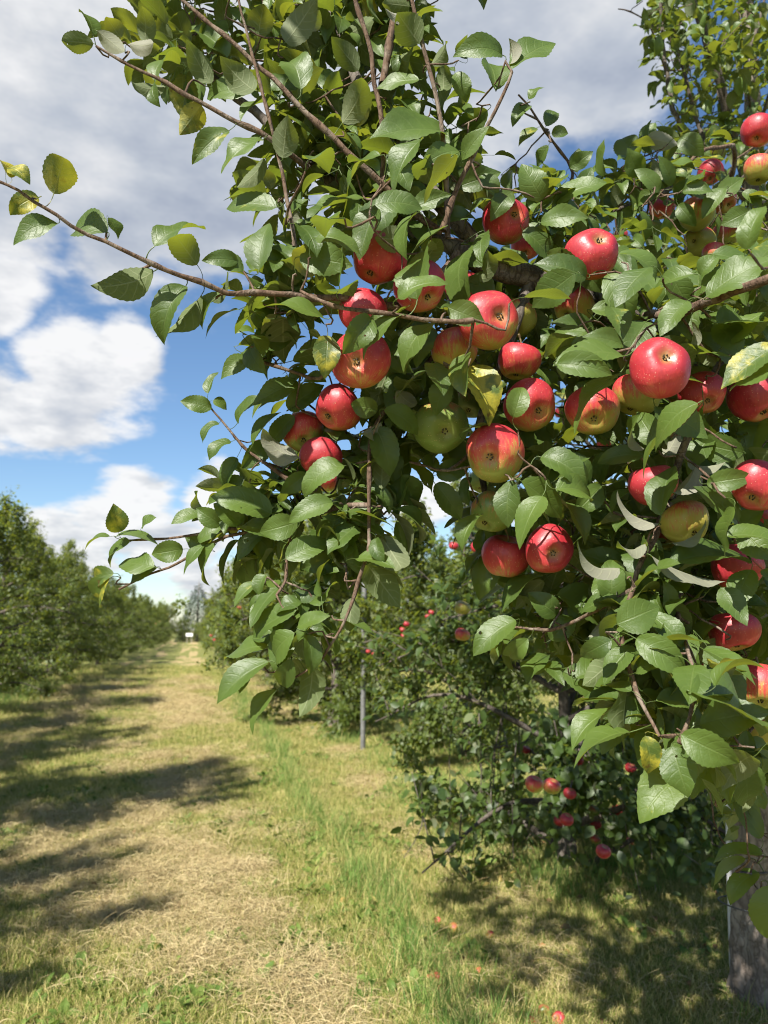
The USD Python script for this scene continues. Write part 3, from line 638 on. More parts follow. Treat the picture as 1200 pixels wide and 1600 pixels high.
# leaves read off the photograph: base x, y, tip x, y, seen width, [depth offset], [letters: y yellowing, g grey felt underside, p pale top, b bright, d dark, u seen from below]
LEAVES = '''
18 278 2 244 26 0 y|15 262 44 275 24 0 y|84 303 104 231 52 0 y|60 308 12 326 30 .03 y|90 349 13 363 26|168 363 99 340 42|170 340 187 370 22 .02|240 424 158 461 42 -.02|215 428 178 462 44 .03 g|241 385 315 333 36|308 414 264 354 44
290 447 234 523 42|315 460 258 530 34|345 458 298 500 20|372 408 320 402 26|380 425 340 400 24|330 470 366 430 22 .03
145 54 132 7 24|146 68 91 63 32|152 48 197 84 30 -.01 g|188 60 166 26 30 .02 y|202 68 243 74 24 0 g|258 135 203 142 22|240 132 238 160 14|315 165 284 206 42 0 y|358 204 297 242 28|410 218 342 250 27 -.01|414 248 380 296 22|442 247 449 184 42 -.03 b|398 141 348 103 40 -.02 b
432 324 353 314 32|405 422 412 343 42|398 143 318 140 38 .04 b|403 57 412 7 42 -.03 y|470 140 452 70 52 -.03 b|446 66 489 10 46 -.02 b|480 45 500 18 28 0 g|330 130 292 70 34 .04|355 90 300 30 36 .06 b|270 60 215 30 36 .06|300 100 240 90 36 .06
655 68 622 22 50 -.02 b|600 114 650 77 28|655 125 591 130 14 0 b|674 101 706 66 24|730 92 721 54 20|785 86 718 64 30 0 b|774 141 766 84 44 -.01 b|800 108 863 54 30 0 b|797 100 806 68 16 0 g|693 141 694 106 30 0 b|711 114 733 150 26 0 p|762 172 709 212 40 .02 d|722 250 757 197 22 -.01 p|697 206 590 199 42 -.03 b|717 236 662 246 28 -.03 b|535 192 582 121 42 -.03 b|552 196 576 155 24 -.02 y|715 292 781 268 40 .02 d|705 268 760 245 36 .03 d|750 275 782 300 22 .02|640 10 598 5 30|650 22 600 28 16 0 g
530 60 590 30 38 .04|560 110 520 60 36 .05|500 110 440 130 34 .05 d|560 70 610 115 30 .06
826 155 847 132 17|828 167 799 183 15|853 197 870 168 24|850 190 872 172 20 .02 b|838 200 812 218 17|862 208 887 206 20|857 227 836 262 20|890 262 925 238 26|943 276 939 221 18|848 312 815 256 46 -.04 b|864 318 941 274 28 -.05 b|845 348 913 330 30 -.06 b|1000 277 982 236 34 0 p|905 300 925 260 26|900 345 870 300 30 .04 d|800 300 770 330 28 .04 d|905 420 850 395 38 .03 d
652 468 656 359 58 -.06 p|622 466 692 424 30 -.08 b|634 376 591 372 40 -.05 b|662 412 690 369 36 -.02 b|700 480 755 502 42 -.09 p|530 447 525 366 32 -.02 p|487 434 470 370 46 -.01 y|470 420 425 375 36 .01|507 498 425 461 25 -.02 b|580 497 542 545 46 -.04 p|628 492 553 547 26 -.05 b|682 504 612 560 24 -.04 b|512 524 508 582 42 -.03 y|402 542 460 520 36|735 388 698 471 26 -.05 b|750 440 776 388 26 -.04 b|628 318 554 360 36 .02 d|640 330 700 300 26 0 b|690 345 745 330 24 .02 d|580 545 640 575 40 .06 d|600 560 630 510 30 .05 d
331 638 284 625 28|325 615 336 579 15|333 626 356 637 20|342 661 307 682 15|361 690 318 705 14|371 661 397 616 16|395 695 428 640 20|404 565 342 573 20|466 597 397 626 36|466 716 402 688 32 -.02 g|382 748 340 768 26 .03 d|370 715 345 760 28 .03 d|425 803 338 768 42 -.03 p|378 816 336 788 38 -.03|465 816 406 832 42 -.02 b|520 785 450 806 34 -.04 b|538 728 460 755 30 -.02 b|480 740 440 770 30 0 b|460 650 420 690 30 .05 d|450 640 500 600 36 .06 d|420 690 380 730 36 .05 d
586 667 616 737 44 -.02 d|628 742 657 808 38 0 d|640 742 612 806 30 .01 d|682 738 655 705 24 0 d|682 742 736 726 37 0 d|680 756 722 808 38 0 d|735 745 724 788 20 0 d|800 750 786 818 36 -.02 d|815 752 882 803 40 -.04 p|845 714 928 744 38 -.02|868 764 940 766 36 -.04 p|848 775 806 844 46 -.04 p|752 806 710 846 24 -.04 b|735 572 772 648 56 -.07 y|802 652 818 600 38 -.06 b|590 640 548 632 34 -.02 p|595 660 562 690 24 -.02 g|740 730 700 680 40 .06 d|600 640 660 668 30 -.02 p|620 610 650 640 30 0 g|830 700 780 640 40 .06 d
185 832 178 792 36 0 y|172 838 126 846 9|181 838 244 833 17|203 847 159 876 15|222 823 240 808 14|241 886 181 876 38 -.02 p|178 896 134 906 30 -.03 y|172 904 139 947 26 -.03 y|245 886 198 906 24 .02 d|286 858 237 866 36 -.02|338 850 301 912 20 -.02|320 850 281 890 19 -.02|313 800 268 812 20 0 p|318 795 300 768 18 0 g|345 820 308 795 32 -.02|310 846 345 820 24 -.02 p|430 840 365 806 40 -.02|330 860 290 840 30 .03 d|412 830 368 870 26 .02 d|395 845 420 885 26 .02
446 873 514 842 42 -.04 p|402 910 363 941 16|415 898 399 926 17 -.02 b|437 917 386 970 20|463 954 389 986 34 -.01|465 979 509 960 22 -.03 p|460 989 408 1036 42 -.02 p|478 992 495 1051 28 -.02 d|420 1034 332 1085 34 -.01|433 1078 381 1136 25|486 1040 484 1113 38 .01 u|455 1030 436 1082 34 -.01 d|530 893 476 905 24|574 882 619 942 52 0 u|596 838 637 902 48 .01 u|550 934 545 987 32 .02 u|540 800 500 850 36 .02 d|545 830 520 880 36 .03|520 870 470 890 30 .02|392 1030 372 1080 26|470 940 430 950 24|500 930 455 930 26 .02 d|520 985 480 975 26 .03 d
1078 1080 1206 1132 72 -.02 p|1064 1148 1156 1192 56 -.02 p|964 975 1030 948 56 -.02 b|1015 960 1075 1010 40 0 p|994 998 1079 1050 50 -.02 p|1030 1034 1076 1097 46 0 y|964 926 941 995 30 0 g|985 1144 890 1171 32 -.02|1008 1150 1022 1212 36 -.02 y|1050 1166 1074 1242 56 .01 d|955 1000 902 1028 35 -.02 d|806 969 737 1012 36 -.02 b|825 998 784 1036 34 -.01 b|900 1060 960 1030 40 .02|880 1050 960 1090 44 .02 d|860 1000 900 960 36 .03 d|990 1010 940 1060 34 .02 b|1010 1100 950 1120 40 .03 d|870 960 830 930 40 .04 d|870 930 960 970 44 .03 d
1030 699 994 641 42 -.03 b|1033 806 1044 724 44 -.06 d|1086 730 1060 784 30 -.02 g|1074 722 1130 735 15 -.02 g|1007 701 968 655 15 -.02 g|1040 712 1062 676 28 0 g|1030 818 948 792 13 -.04 g|968 888 885 880 16 -.03 g|1050 848 1113 830 12 -.03 g|1018 868 1117 920 12 -.03 g|1008 850 962 868 18 -.02 g|1005 712 934 712 28 -.01|1162 708 1081 690 46 -.02|1104 756 1172 744 34 -.02 p|1100 780 1205 765 46 0 d|1154 816 1098 760 36 -.02 d|1160 829 1204 872 52 -.03 b|1170 880 1060 856 24 -.02 d|1150 826 1190 800 38 0|920 760 880 700 40 .05 d|940 760 900 800 40 .04
916 434 848 404 40 -.03 d|950 428 991 502 48 -.03 p|966 397 1042 416 17 -.04 p|1085 428 1010 448 28 -.02 p|1074 470 1032 514 34 -.01 p|1104 464 1206 392 48 -.02 p|1095 430 1120 394 28 0 b|974 556 873 545 24 -.02 b|967 584 884 650 30 -.02 b|975 540 920 520 28 0|1156 566 1094 520 40 -.02 p|1080 502 1084 556 14 0 g|1120 505 1200 500 40 0 p|1130 540 1190 480 36 0 p|980 450 940 470 26 0 b|930 520 870 500 34 .04 d
1192 1334 1108 1334 30 -.01|1165 1342 1100 1376 26 .01 d|1186 1364 1130 1396 26 -.01|1200 1384 1198 1472 54 -.02|1190 1310 1150 1250 34 .02 d|1165 1210 1140 1290 0 0|1160 1230 1120 1250 24 .3 d|1150 1225 1090 1220 20 .3 d
1090 300 1075 275 26 -.02 p|1050 290 1035 245 22 -.02 b|1030 300 1000 260 22 -.02 b|1075 300 1115 312 20 -.04 b|1120 310 1160 275 26 -.03 b|1060 320 1085 350 26 -.02|1020 300 990 320 22 0 b|1000 330 1010 385 22 -.02|1040 340 1045 385 22 -.02 p|1160 300 1195 320 20 -.02 b|1170 330 1130 350 34 -.05|1165 390 1190 310 40 -.25 p|1010 215 1055 225 30 .1 g
'''


def parse_leaves():
    rows = []
    for item in LEAVES.replace('\n', '|').split('|'):
        q = item.split()
        if len(q) < 5 or float(q[4]) <= 0:
            continue
        rows.append((*map(float, q[:5]), float(q[5]) if len(q) > 5 else 0.0, q[6] if len(q) > 6 else ''))
    return rows


def in_poly(px, py, poly):
    poly = np.asarray(poly, float); inside = np.zeros(len(px), bool)
    for (x0, y0), (x1, y1) in zip(poly, np.roll(poly, -1, 0)):
        c = (y0 > py) != (y1 > py)
        inside ^= c & (px < (x1 - x0) * (py - y0) / (y1 - y0 + 1e-9) + x0)
    return inside


# where the crown is thick: polygon, clusters of leaves, depth behind the front layer (from, to), leaf length
FILL = [
    ([(205, -30), (420, -30), (660, -30), (640, 60), (610, 130), (640, 230), (690, 300), (690, 380), (620, 350), (540, 300), (470, 290), (430, 330), (400, 250), (420, 220), (330, 130), (215, 80)], 120, (.03, .34), .074),
    ([(560, 60), (660, 0), (680, 120), (740, 140), (770, 240), (700, 330), (640, 300)], 16, (.03, .15), .070),
    ([(380, 340), (470, 360), (480, 440), (520, 520), (560, 620), (560, 700), (470, 640), (430, 600), (400, 540), (390, 450)], 24, (.02, .14), .070),
    ([(560, 320), (700, 340), (770, 400), (850, 430), (860, 560), (870, 690), (790, 740), (700, 650), (590, 650), (560, 560), (600, 440)], 62, (.05, .30), .072),
    ([(560, 560), (660, 640), (700, 700), (640, 720), (560, 720), (480, 760), (430, 740), (470, 690)], 20, (.04, .14), .068),
    ([(850, 330), (960, 340), (1010, 430), (1210, 380), (1210, 700), (1210, 900), (1100, 960), (940, 900), (820, 830), (840, 700), (960, 660), (880, 580), (850, 520)], 130, (.04, .34), .074),
    ([(850, 400), (1010, 430), (1210, 380), (1210, 700), (1210, 960), (1100, 960), (940, 900), (840, 830), (850, 700), (900, 690), (900, 600), (860, 520)], 110, (.34, .85), .074),
    ([(940, 260), (1060, 230), (1210, 240), (1210, 420), (1060, 420), (950, 400), (960, 330)], 62, (.02, .40), .070),
    ([(860, 270), (930, 290), (960, 380), (860, 400), (830, 340)], 16, (.05, .25), .066),
    ([(820, 380), (960, 380), (900, 480), (830, 500)], 14, (.05, .25), .070),
    ([(760, 930), (860, 880), (1000, 880), (1210, 900), (1210, 1180), (1080, 1210), (960, 1130), (860, 1050)], 75, (.05, .40), .074),
    ([(860, 900), (1000, 880), (1210, 900), (1210, 1190), (1080, 1210), (960, 1130)], 50, (.45, 1.1), .074),
    ([(340, 770), (450, 730), (570, 730), (590, 800), (520, 900), (430, 880), (350, 850), (290, 860)], 30, (.02, .12), .070),
    ([(420, 920), (560, 860), (560, 960), (500, 1040), (400, 1050)], 9, (.02, .08), .068),
    ([(520, 740), (620, 740), (610, 960), (530, 1010), (480, 960)], 16, (-.03, .06), .070),
    ([(940, 900), (1110, 900), (1100, 1120), (980, 1120)], 26, (-.03, .08), .074),
    ([(740, 720), (860, 740), (880, 840), (760, 880)], 16, (.04, .18), .070),
    ([(1000, -30), (1080, -30), (1210, -30), (1210, 250), (1100, 260), (1060, 200), (1035, 130)], 175, (-.3, .5), .062),
    ([(1100, 1150), (1210, 1150), (1210, 1300), (1150, 1290)], 10, (.3, .9), .064),
    ([(690, 430), (800, 390), (900, 400), (1010, 320), (1210, 280), (1210, 1000), (1050, 960), (900, 860), (830, 720), (850, 600), (720, 600)], 330, (1.15, 2.25), .076),
    ([(0, -100), (100, -100), (100, -200)], 300, (99, 99), .080),
    ([(150, -120), (700, -120), (1000, -300), (1000, -800), (100, -800)], 260, (.95, 1.55), .084),
    ([(330, -40), (720, -40), (950, -260), (1000, -700), (500, -800), (250, -420)], 130, (.0, .5), .074),
    ([(1215, -500), (1700, -500), (1700, 150), (1215, 150)], 120, (.5, 1.7), .074),
    ([(1215, 150), (1500, 150), (1500, 1150), (1215, 1150)], 150, (.1, 1.3), .074),
]


def near_tree():
    rs = np.random.RandomState(11)
    APX = np.stack([*project(AP)], -1); APX = np.stack([APX[:, 0], APX[:, 1], AR / APX[:, 2] * FPX, APX[:, 2]], -1)
    tree = thing('apple_tree', 'nearest apple tree, leafy branches full of ripe red apples, gnarled trunk at right edge', 'apple tree', trunk_base)
    T0 = trunk_base
    skel, rad, twigs = [], [], []
    for name, pts, r0, r1 in LIMBS:
        p = smooth_line(np.array([at(x, y, d) for x, y, d in pts]), 0.02 if r0 < .03 else 0.05)
        t = np.linspace(0, 1, len(p))
        if r0 < .03:
            p = p + (np.stack([meshkit.noise(p * 26 + k * 9.1, k) for k in range(3)], -1) - 0.5) * min(.010, r0 * 1.3) * np.sin(np.pi * t)[:, None]
        r = r0 + (r1 - r0) * t**0.8
        if name == 'trunk':
            r = r + 0.045 * np.exp(-t * 7)
            k = 26; v, f = tube(p, r, k, caps=False)
            c = np.repeat(p, k, 0); q = v - c; a = np.arctan2(q[:, 1], q[:, 0])
            lump = 1 + 0.10 * np.sin(3 * a + 1) + 0.06 * np.sin(5 * a + v[:, 2] * 4) + (meshkit.fbm(v * V3(30, 30, 7), 4, 4) - 0.5) * 0.42
            v = c + q * lump[:, None]
            put('trunk', (v - T0, f), BARK, tree, smooth=True)
        else:
            if r0 >= .01:
                v, f = tube(p, r, 14)
                v[:-1] += (unit(v[:-1] - np.repeat(p, 14, 0)) * ((meshkit.fbm(v[:-1] * 45, 3, 6) - 0.5) * np.repeat(r, 14) * 0.45)[:, None])
            else:
                knots = r * (1 + 0.35 * (meshkit.noise(p * 60, 3) > 0.62))
                v, f = tube(p, knots, 7)
            put('limb' if r0 >= .012 else 'branch', (v - T0, f), (BARK if name == 'trunk_top' else LIMB) if r0 >= .010 else TWIG, tree, smooth=True)
        skel.append(p); rad.append(r)
    SK = np.vstack(skel[2:]); SR = np.concatenate(rad[2:])
    from scipy.spatial import cKDTree
    KD = cKDTree(SK); grown = []
    B, D, N, L, W, Fo, Cu, Tw, Wv, Pe, Ti = ([] for _ in range(11))

    def leaf(b, d, n, l, w, fold, curl, twist, wave, pet, tint):
        for lst, v in zip((B, D, N, L, W, Fo, Cu, Tw, Wv, Pe, Ti), (b, d, n, l, w, fold, curl, twist, wave, pet, tint)):
            lst.append(v)

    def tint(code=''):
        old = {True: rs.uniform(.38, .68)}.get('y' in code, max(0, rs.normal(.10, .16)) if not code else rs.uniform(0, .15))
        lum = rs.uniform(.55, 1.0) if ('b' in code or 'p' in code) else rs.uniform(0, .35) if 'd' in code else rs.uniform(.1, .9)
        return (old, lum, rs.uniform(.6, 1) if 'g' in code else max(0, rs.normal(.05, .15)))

    def twig_to(point, reach):
        """Where a stalk starts: a branch within reach, or the end of a twig grown from the nearest branch."""
        d, i = KD.query(point); a, ra = SK[i], SR[i]
        if grown:                                                    # twigs fork from twigs
            G = np.vstack(grown); e = np.linalg.norm(G - point, axis=1) * 1.25; j = int(e.argmin())
            if e[j] < d:
                d, a, ra = e[j] / 1.25, G[j], .0018
        if d <= reach:
            return a
        mid = (a + point) / 2 + V3(*rs.normal(0, .13, 3)) * d + V3(0, 0, -.06) * d
        end = point + unit(a - point) * reach * 0.55
        ln = smooth_line([a, mid, end], 0.015); t = np.linspace(0, 1, len(ln))
        ln = ln + (np.stack([meshkit.noise(ln * 45 + k * 5.7, k) for k in range(3)], -1) - .5) * .010 * np.sin(np.pi * t)[:, None]
        r0 = min(ra * .8, .0013 + .0032 * d); twigs.append(tube(ln, np.linspace(r0, .0011, len(ln)) * (1 + .3 * (meshkit.noise(ln * 110, 2) > .6)), 6))
        grown.append(ln[len(ln) // 3::3])
        return end

    def clear_of_fruit(b, d, n, l, w, push):
        """Moves a leaf towards the eye until no apple cuts it; None if it may not be moved."""
        toc = unit(C0 - b); s_ = np.cross(d, n)
        for _ in range(16):
            q = b + d * l * np.array([.05, .35, .65, .95])[:, None, None] + s_ * w * np.array([-.4, 0, .4])[None, :, None]
            if (np.linalg.norm(q[..., None, :] - AP, axis=-1) > AR * 1.03).all():
                return b
            if not push:
                return None
            b = b + toc * .009
        return b

    for bx, by, tx, ty, w, off, code in parse_leaves():
        d0 = float(depth_at(bx, by)) + off
        app = math.hypot(tx - bx, ty - by) / FPX * d0                       # seen length
        tilt = rs.uniform(.15, .55) * (1 if rs.rand() < .65 else -1)
        dz = app * math.tan(tilt)                                        # the tip nearer or farther
        b = at(bx, by, d0); tip = at(tx, ty, d0 - dz); Ld = np.linalg.norm(tip - b)
        d = unit(tip - b); toc = unit(C0 - b); toc = unit(toc - d * (toc @ d)); side = np.cross(d, toc)
        Wn = rs.uniform(.52, .62) * max(Ld, .05); seen = w / FPX * d0
        c = np.clip(seen / Wn, .22, 1.0); Wn = max(Wn, seen)
        a = math.acos(c) * (1 if rs.rand() < .5 else -1)
        n1 = math.cos(a) * toc + math.sin(a) * side
        n2 = math.cos(a) * toc - math.sin(a) * side
        n = n1 if n1 @ (SUN * .5 + V3(0, 0, 1)) > n2 @ (SUN * .5 + V3(0, 0, 1)) else n2      # the upper face turns to the light
        if 'g' in code or 'u' in code or (not ('p' in code or 'd' in code) and n @ V3(0, 0, 1) < .05 and by < 560 and bx < 800):
            n = -n                                                         # seen from below
        b = clear_of_fruit(b, d, n, Ld, Wn, True)
        pet = twig_to(b, .035)
        fo = rs.uniform(.2, .65) if 'g' not in code else rs.uniform(.4, .8)
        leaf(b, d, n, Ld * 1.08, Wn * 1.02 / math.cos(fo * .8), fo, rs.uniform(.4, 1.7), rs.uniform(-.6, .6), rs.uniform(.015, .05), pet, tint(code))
    # leaves between the sun and the fruit that hangs in the shade
    for (x, y, r, cal, red, rank, label), p, R in zip(APPLES, AP, AR):
        deep = (x, y) in ((690, 666), (771, 708), (712, 546), (472, 675), (768, 800), (752, 752), (737, 628), (806, 497), (928, 641), (896, 479), (1073, 633), (1092, 377), (1040, 832))
        k = 7 if deep else (3 if rank >= 1 else 0)
        for j in range(k):
            o = rs.normal(0, .55 if deep else .8, 2) * R
            q1 = unit(np.cross(SUN, V3(.2, .3, .9))); q2 = np.cross(SUN, q1)
            c = p + SUN * (R + rs.uniform(.05, .17)) + q1 * o[0] + q2 * o[1]
            d = unit(q1 * rs.normal() + q2 * rs.normal() + V3(0, 0, -.4)); n = unit(SUN + rs.normal(0, .35, 3)); l = rs.uniform(.055, .08)
            b = c - d * l * .5
            qx, qy, qd = project(c); other = (np.hypot(qx - APX[:, 0], qy - APX[:, 1]) < APX[:, 2] * .8) & (qd < APX[:, 3])
            if other.any() or clear_of_fruit(b, d, n, l, l * .6, False) is None:
                continue
            leaf(b, d, n, l, l * rs.uniform(.56, .68), rs.uniform(.15, .6), rs.uniform(.3, 1.4), rs.uniform(-.5, .5), rs.uniform(.015, .05), twig_to(b, .045), tint())
    nhand = len(B)
    # clusters in the thick of the crown
    for poly, count, (o0, o1), ln in FILL:
        poly = np.array(poly, float); lo, hi = poly.min(0), poly.max(0); got = 0
        over = o1 > 90                                             # the limb that hangs over the viewer
        far = poly[:, 0].min() > 990 and poly[:, 1].max() < 300
        while got < count:
            x, y = rs.uniform(lo, hi)
            if over:
                got += 1; P = V3(rs.uniform(-1.2, .45), rs.uniform(.5, 1.9), rs.uniform(3.15, 3.8)); x, y, dd = (float(c) for c in project(P))
                if y > -60 or dd < .2:
                    continue
            elif not in_poly(np.array([x]), np.array([y]), poly)[0]:
                continue
            if not over:
                got += 1
                dd = 2.9 + rs.uniform(o0, o1) if far else float(depth_at(x, y)) + rs.uniform(o0, o1)
                P = at(x, y, dd)
            if (y < -30 or x > 1210) and KD.query(P)[0] > .8:
                continue
            e = twig_to(P, .03)
            ax = unit(P - e + rs.normal(0, .01, 3)); k = rs.randint(4, 8); ph = rs.uniform(0, 6.28)
            q1 = unit(np.cross(ax, V3(.3, .5, .8))); q2 = np.cross(ax, q1)
            for j in range(k):
                an = ph + j * 2.4 + rs.normal(0, .25)
                d = unit(ax * rs.uniform(.1, .9) + (math.cos(an) * q1 + math.sin(an) * q2) * 1.0 + V3(0, 0, rs.uniform(-.45, .15)))
                n = unit(V3(0, 0, 1.0) + SUN * .55 + rs.normal(0, .42, 3))
                l = ln * rs.uniform(.5, 1.25); pl = rs.uniform(.012, .03)
                b = P + d * pl * .8 + rs.normal(0, .004, 3)
                if not far and not over:
                    qx, qy, qd = project(b + d * l * .5)
                    if qd < depth_at(qx, qy) + min(0., o0) * 1.3 or clear_of_fruit(b, d, n, l, l * .6, False) is None:
                        continue
                    hide = (np.hypot(qx - APX[:, 0], qy - APX[:, 1]) < APX[:, 2] * 1.25) & (qd < APX[:, 3])
                    if hide.any():
                        continue
                leaf(b, d, n, l, l * rs.uniform(.46, .70), rs.uniform(.15, .75), rs.uniform(.3, 1.9), rs.uniform(-.7, .7), rs.uniform(.015, .055), P - (P - e) * .2, tint('b' if far and rs.rand() < .15 else ''))
    arr = lambda x: np.array(x, float)
    B, D, N, L, W, Fo, Cu, Tw, Wv, Pe, Ti = map(arr, (B, D, N, L, W, Fo, Cu, Tw, Wv, Pe, Ti))
    v, f, uv = leaves_mesh(B, D, N, L, W, Fo, Cu, Tw, Wv, 5, rows=25, petiole=Pe)
    # which 300 leaves show largest: a small depth buffer of leaf points
    n, k = v.shape[:2]; blade = v[:, :125].reshape(n, 25, 5, 3)
    g = []
    for a in np.linspace(0, 1, 3, endpoint=False):
        for b in np.linspace(0, 1, 3, endpoint=False):
            g.append((blade[:, :-1, :-1] * (1 - a) * (1 - b) + blade[:, 1:, :-1] * a * (1 - b) + blade[:, :-1, 1:] * (1 - a) * b + blade[:, 1:, 1:] * a * b).reshape(n, -1, 3))
    pts = np.concatenate(g, 1); x, y, dpt = project(pts.reshape(-1, 3)); ids = np.repeat(np.arange(n), pts.shape[1])
    ix, iy = (x / 5).astype(int), (y / 5).astype(int); ok = (ix >= 0) & (ix < 240) & (iy >= 0) & (iy < 320)
    o = np.argsort(-dpt[ok]); buf = np.full((320, 240), -1); buf[iy[ok][o], ix[ok][o]] = ids[ok][o]
    area = np.bincount(buf[buf >= 0], minlength=n)
    big = np.argsort(-area)[:300]; rest = np.setdiff1d(np.arange(n), big)
    hidden = area == 0
    print('near leaves', n, 'by hand', nhand, 'hidden', hidden.sum())
    for i in big:
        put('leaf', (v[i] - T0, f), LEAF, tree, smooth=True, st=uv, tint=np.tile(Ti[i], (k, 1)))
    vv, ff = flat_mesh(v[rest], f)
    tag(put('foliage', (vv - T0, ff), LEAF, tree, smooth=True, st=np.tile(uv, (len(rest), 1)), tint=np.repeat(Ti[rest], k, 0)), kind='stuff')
    tv, tf = join(twigs)
    tag(put('twigs', (tv - T0, tf), TWIG, tree, smooth=True), kind='stuff')


near_tree()
# ------------------------------------------------------------------ orchard trees behind
def orchard_tree(x, seed, h, radius, low, nleaf, size, mat, rows=4, cols=(-1, 0, 1), bark=LIMB, lean=0.0, shoots=14, open_=0.25, split=0, skirt=.45, clear=(), apron=0):
    """Trunk, limbs and foliage of a free-standing apple tree as parts of x. Returns the places of the twig ends."""
    rs = np.random.RandomState(seed)
    p = smooth_line([V3(0, 0, -.05), V3(.03, .02, h * .22), V3(lean * .5, -.04, h * .5), V3(lean, .03, h * .88)], .15)
    t = np.linspace(0, 1, len(p)); v, f = tube(p, .085 * (h / 4) * (1 - .82 * t) + .035 * np.exp(-t * 14), 12)
    v[:-1] += (v[:-1] - np.repeat(p, 12, 0)) * ((meshkit.fbm(v[:-1] * V3(16, 16, 5), 3, seed) - .5) * .5)[:, None]
    put('trunk', (v, f), bark, x, smooth=True)
    limbs, spots, wgt = [], [], []
    nl = 26
    for i in range(nl):
        s = low / h + (i + rs.rand()) / nl * (.93 - low / h); z = s * h
        a = i * 2.4 + rs.normal(0, .35)
        prof = np.clip(((s - low / h) / .12), skirt, 1) * (1 - max(0, (s - .30) / .78) ** 1.5)
        reach = radius * prof * rs.uniform(.72, 1.15)
        b = p[np.argmin(np.abs(p[:, 2] - z * .86))]
        o = V3(math.cos(a), math.sin(a), 0)
        droop = (1 - s) * rs.uniform(.0, .45) * radius
        e = b + o * reach + V3(0, 0, z - b[2] + .1 * reach - droop * .8)
        e[2] = max(e[2], .22)
        m = b + o * reach * .5 + V3(0, 0, (e[2] - b[2]) * .5 + .16 * reach) + rs.normal(0, .06, 3)
        ln = smooth_line([b, m, e], .1); r0 = .012 + .016 * reach * h / 4
        limbs.append(tube(ln, np.linspace(r0, .004, len(ln)), 5))
        for q in range(max(5, int(reach * 9))):
            k = int(len(ln) * rs.uniform(.18, 1.0) ** .8) - 1
            st = ln[max(1, k)]
            dr = unit(o * rs.uniform(-.2, 1) + rs.normal(0, .8, 3) + V3(0, 0, .25)); L = rs.uniform(.15, .5) * (.6 + .5 * reach)
            en = st + dr * L; en[2] = max(en[2], .08)
            tw = smooth_line([st, st + dr * L * .5 + rs.normal(0, .03, 3), en], .12)
            limbs.append(tube(tw, np.linspace(.0055, .002, len(tw)), 3, caps=False))
            spots += [tw[int(c)] for c in rs.uniform(len(tw) * .2, len(tw) - .01, 3)]
    for i in range(apron):                                         # low hanging twigs round the foot
        a = rs.uniform(0, 6.28); q = radius * rs.uniform(.15, .8); st = V3(math.cos(a) * q, math.sin(a) * q, rs.uniform(.5, 1.1))
        en = st * V3(1.12, 1.12, 0) + V3(0, 0, rs.uniform(.06, .3)); tw = smooth_line([st, (st + en) / 2 + rs.normal(0, .05, 3), en], .08)
        limbs.append(tube(tw, np.linspace(.005, .002, len(tw)), 4)); spots += list(tw)
    for i in range(shoots):                                        # upright shoots break the outline
        a = rs.uniform(0, 6.28); q = rs.uniform(0, .75) * radius * .8
        z = h * (1 - (q / radius) ** 2 * .45) * rs.uniform(.80, .93); st = V3(math.cos(a) * q, math.sin(a) * q, z)
        en = st + V3(*rs.normal(0, .12, 2), rs.uniform(.3, .8)); tw = smooth_line([st, (st + en) / 2 + rs.normal(0, .02, 3), en], .07)
        limbs.append(tube(tw, np.linspace(.008, .002, len(tw)), 4)); spots += list(tw) * 2
    put('limbs', join(limbs), bark, x, smooth=True)
    S = np.array(spots)
    big = meshkit.fbm(S * 1.5 + seed, 2, seed)
    wt = np.clip((big - open_) * 3, .05, 1)
    pick = S[rs.choice(len(S), nleaf, p=wt / wt.sum())]
    B = pick + rs.normal(0, size * .75, (nleaf, 3)); B[:, 2] = np.maximum(B[:, 2], .05)
    out = B - V3(0, 0, h * .45); out[:, 2] *= .5
    D = unit(unit(out) * .6 + rs.normal(0, .7, (nleaf, 3)) + V3(0, 0, -.25))
    N = unit(V3(0, 0, .9) + unit(out) * .45 + rs.normal(0, .45, (nleaf, 3)))
    L = size * rs.uniform(.6, 1.25, nleaf); W = L * rs.uniform(.52, .66, nleaf)
    if len(clear):                                                 # no leaf right before the fruit
        loc = V3(*x.GetPrim().GetAttribute('xformOp:translate').Get()); ok = np.ones(nleaf, bool)
        for q, R in clear:
            rel = B + D * L[:, None] * .5 + loc - q; t_ = unit(C0 - q); al = rel @ t_
            ok &= ~((np.linalg.norm(rel - al[:, None] * t_, axis=1) < R * 1.25) & (al > -R) & (al < 2.0))
        B, D, N, L, W = (q[ok] for q in (B, D, N, L, W)); nleaf = len(B)
    Ti = np.stack([np.clip(rs.normal(.05, .14, nleaf), 0, 1), np.clip(rs.normal(.45, .28, nleaf), 0, 1), np.clip(rs.normal(0, .2, nleaf), 0, 1)], -1)
    v, f, uv = leaves_mesh(B, D, N, L, W, rs.uniform(.05, .45, nleaf), rs.uniform(.1, 1., nleaf), rs.uniform(-.4, .4, nleaf), rs.uniform(0, .03, nleaf), seed, rows=rows, serrate=0, cols=cols)
    k = v.shape[1]; rest = np.arange(nleaf)
    if split:                                                      # the leaves nearest the photograph's viewpoint as parts
        loc = V3(*x.GetPrim().GetAttribute('xformOp:translate').Get())
        mid = v.mean(1) + loc; qx, qy, qd = project(mid); face = np.abs(np.sum(N * unit(C0 - mid), -1))
        seen = L * W * (0.2 + face) / qd**2 * ((qx > 560) & (qx < 1110) & (qy > 760) & (qy < 1350)) * np.exp(-(qd - qd.min()) * 1.5)
        big = np.argsort(-seen)[:split]; rest = np.setdiff1d(rest, big)
        for i in big:
            put('leaf', (v[i], f), mat, x, smooth=True, tint=np.tile(Ti[i], (k, 1)))
    vv, ff = flat_mesh(v[rest], f)
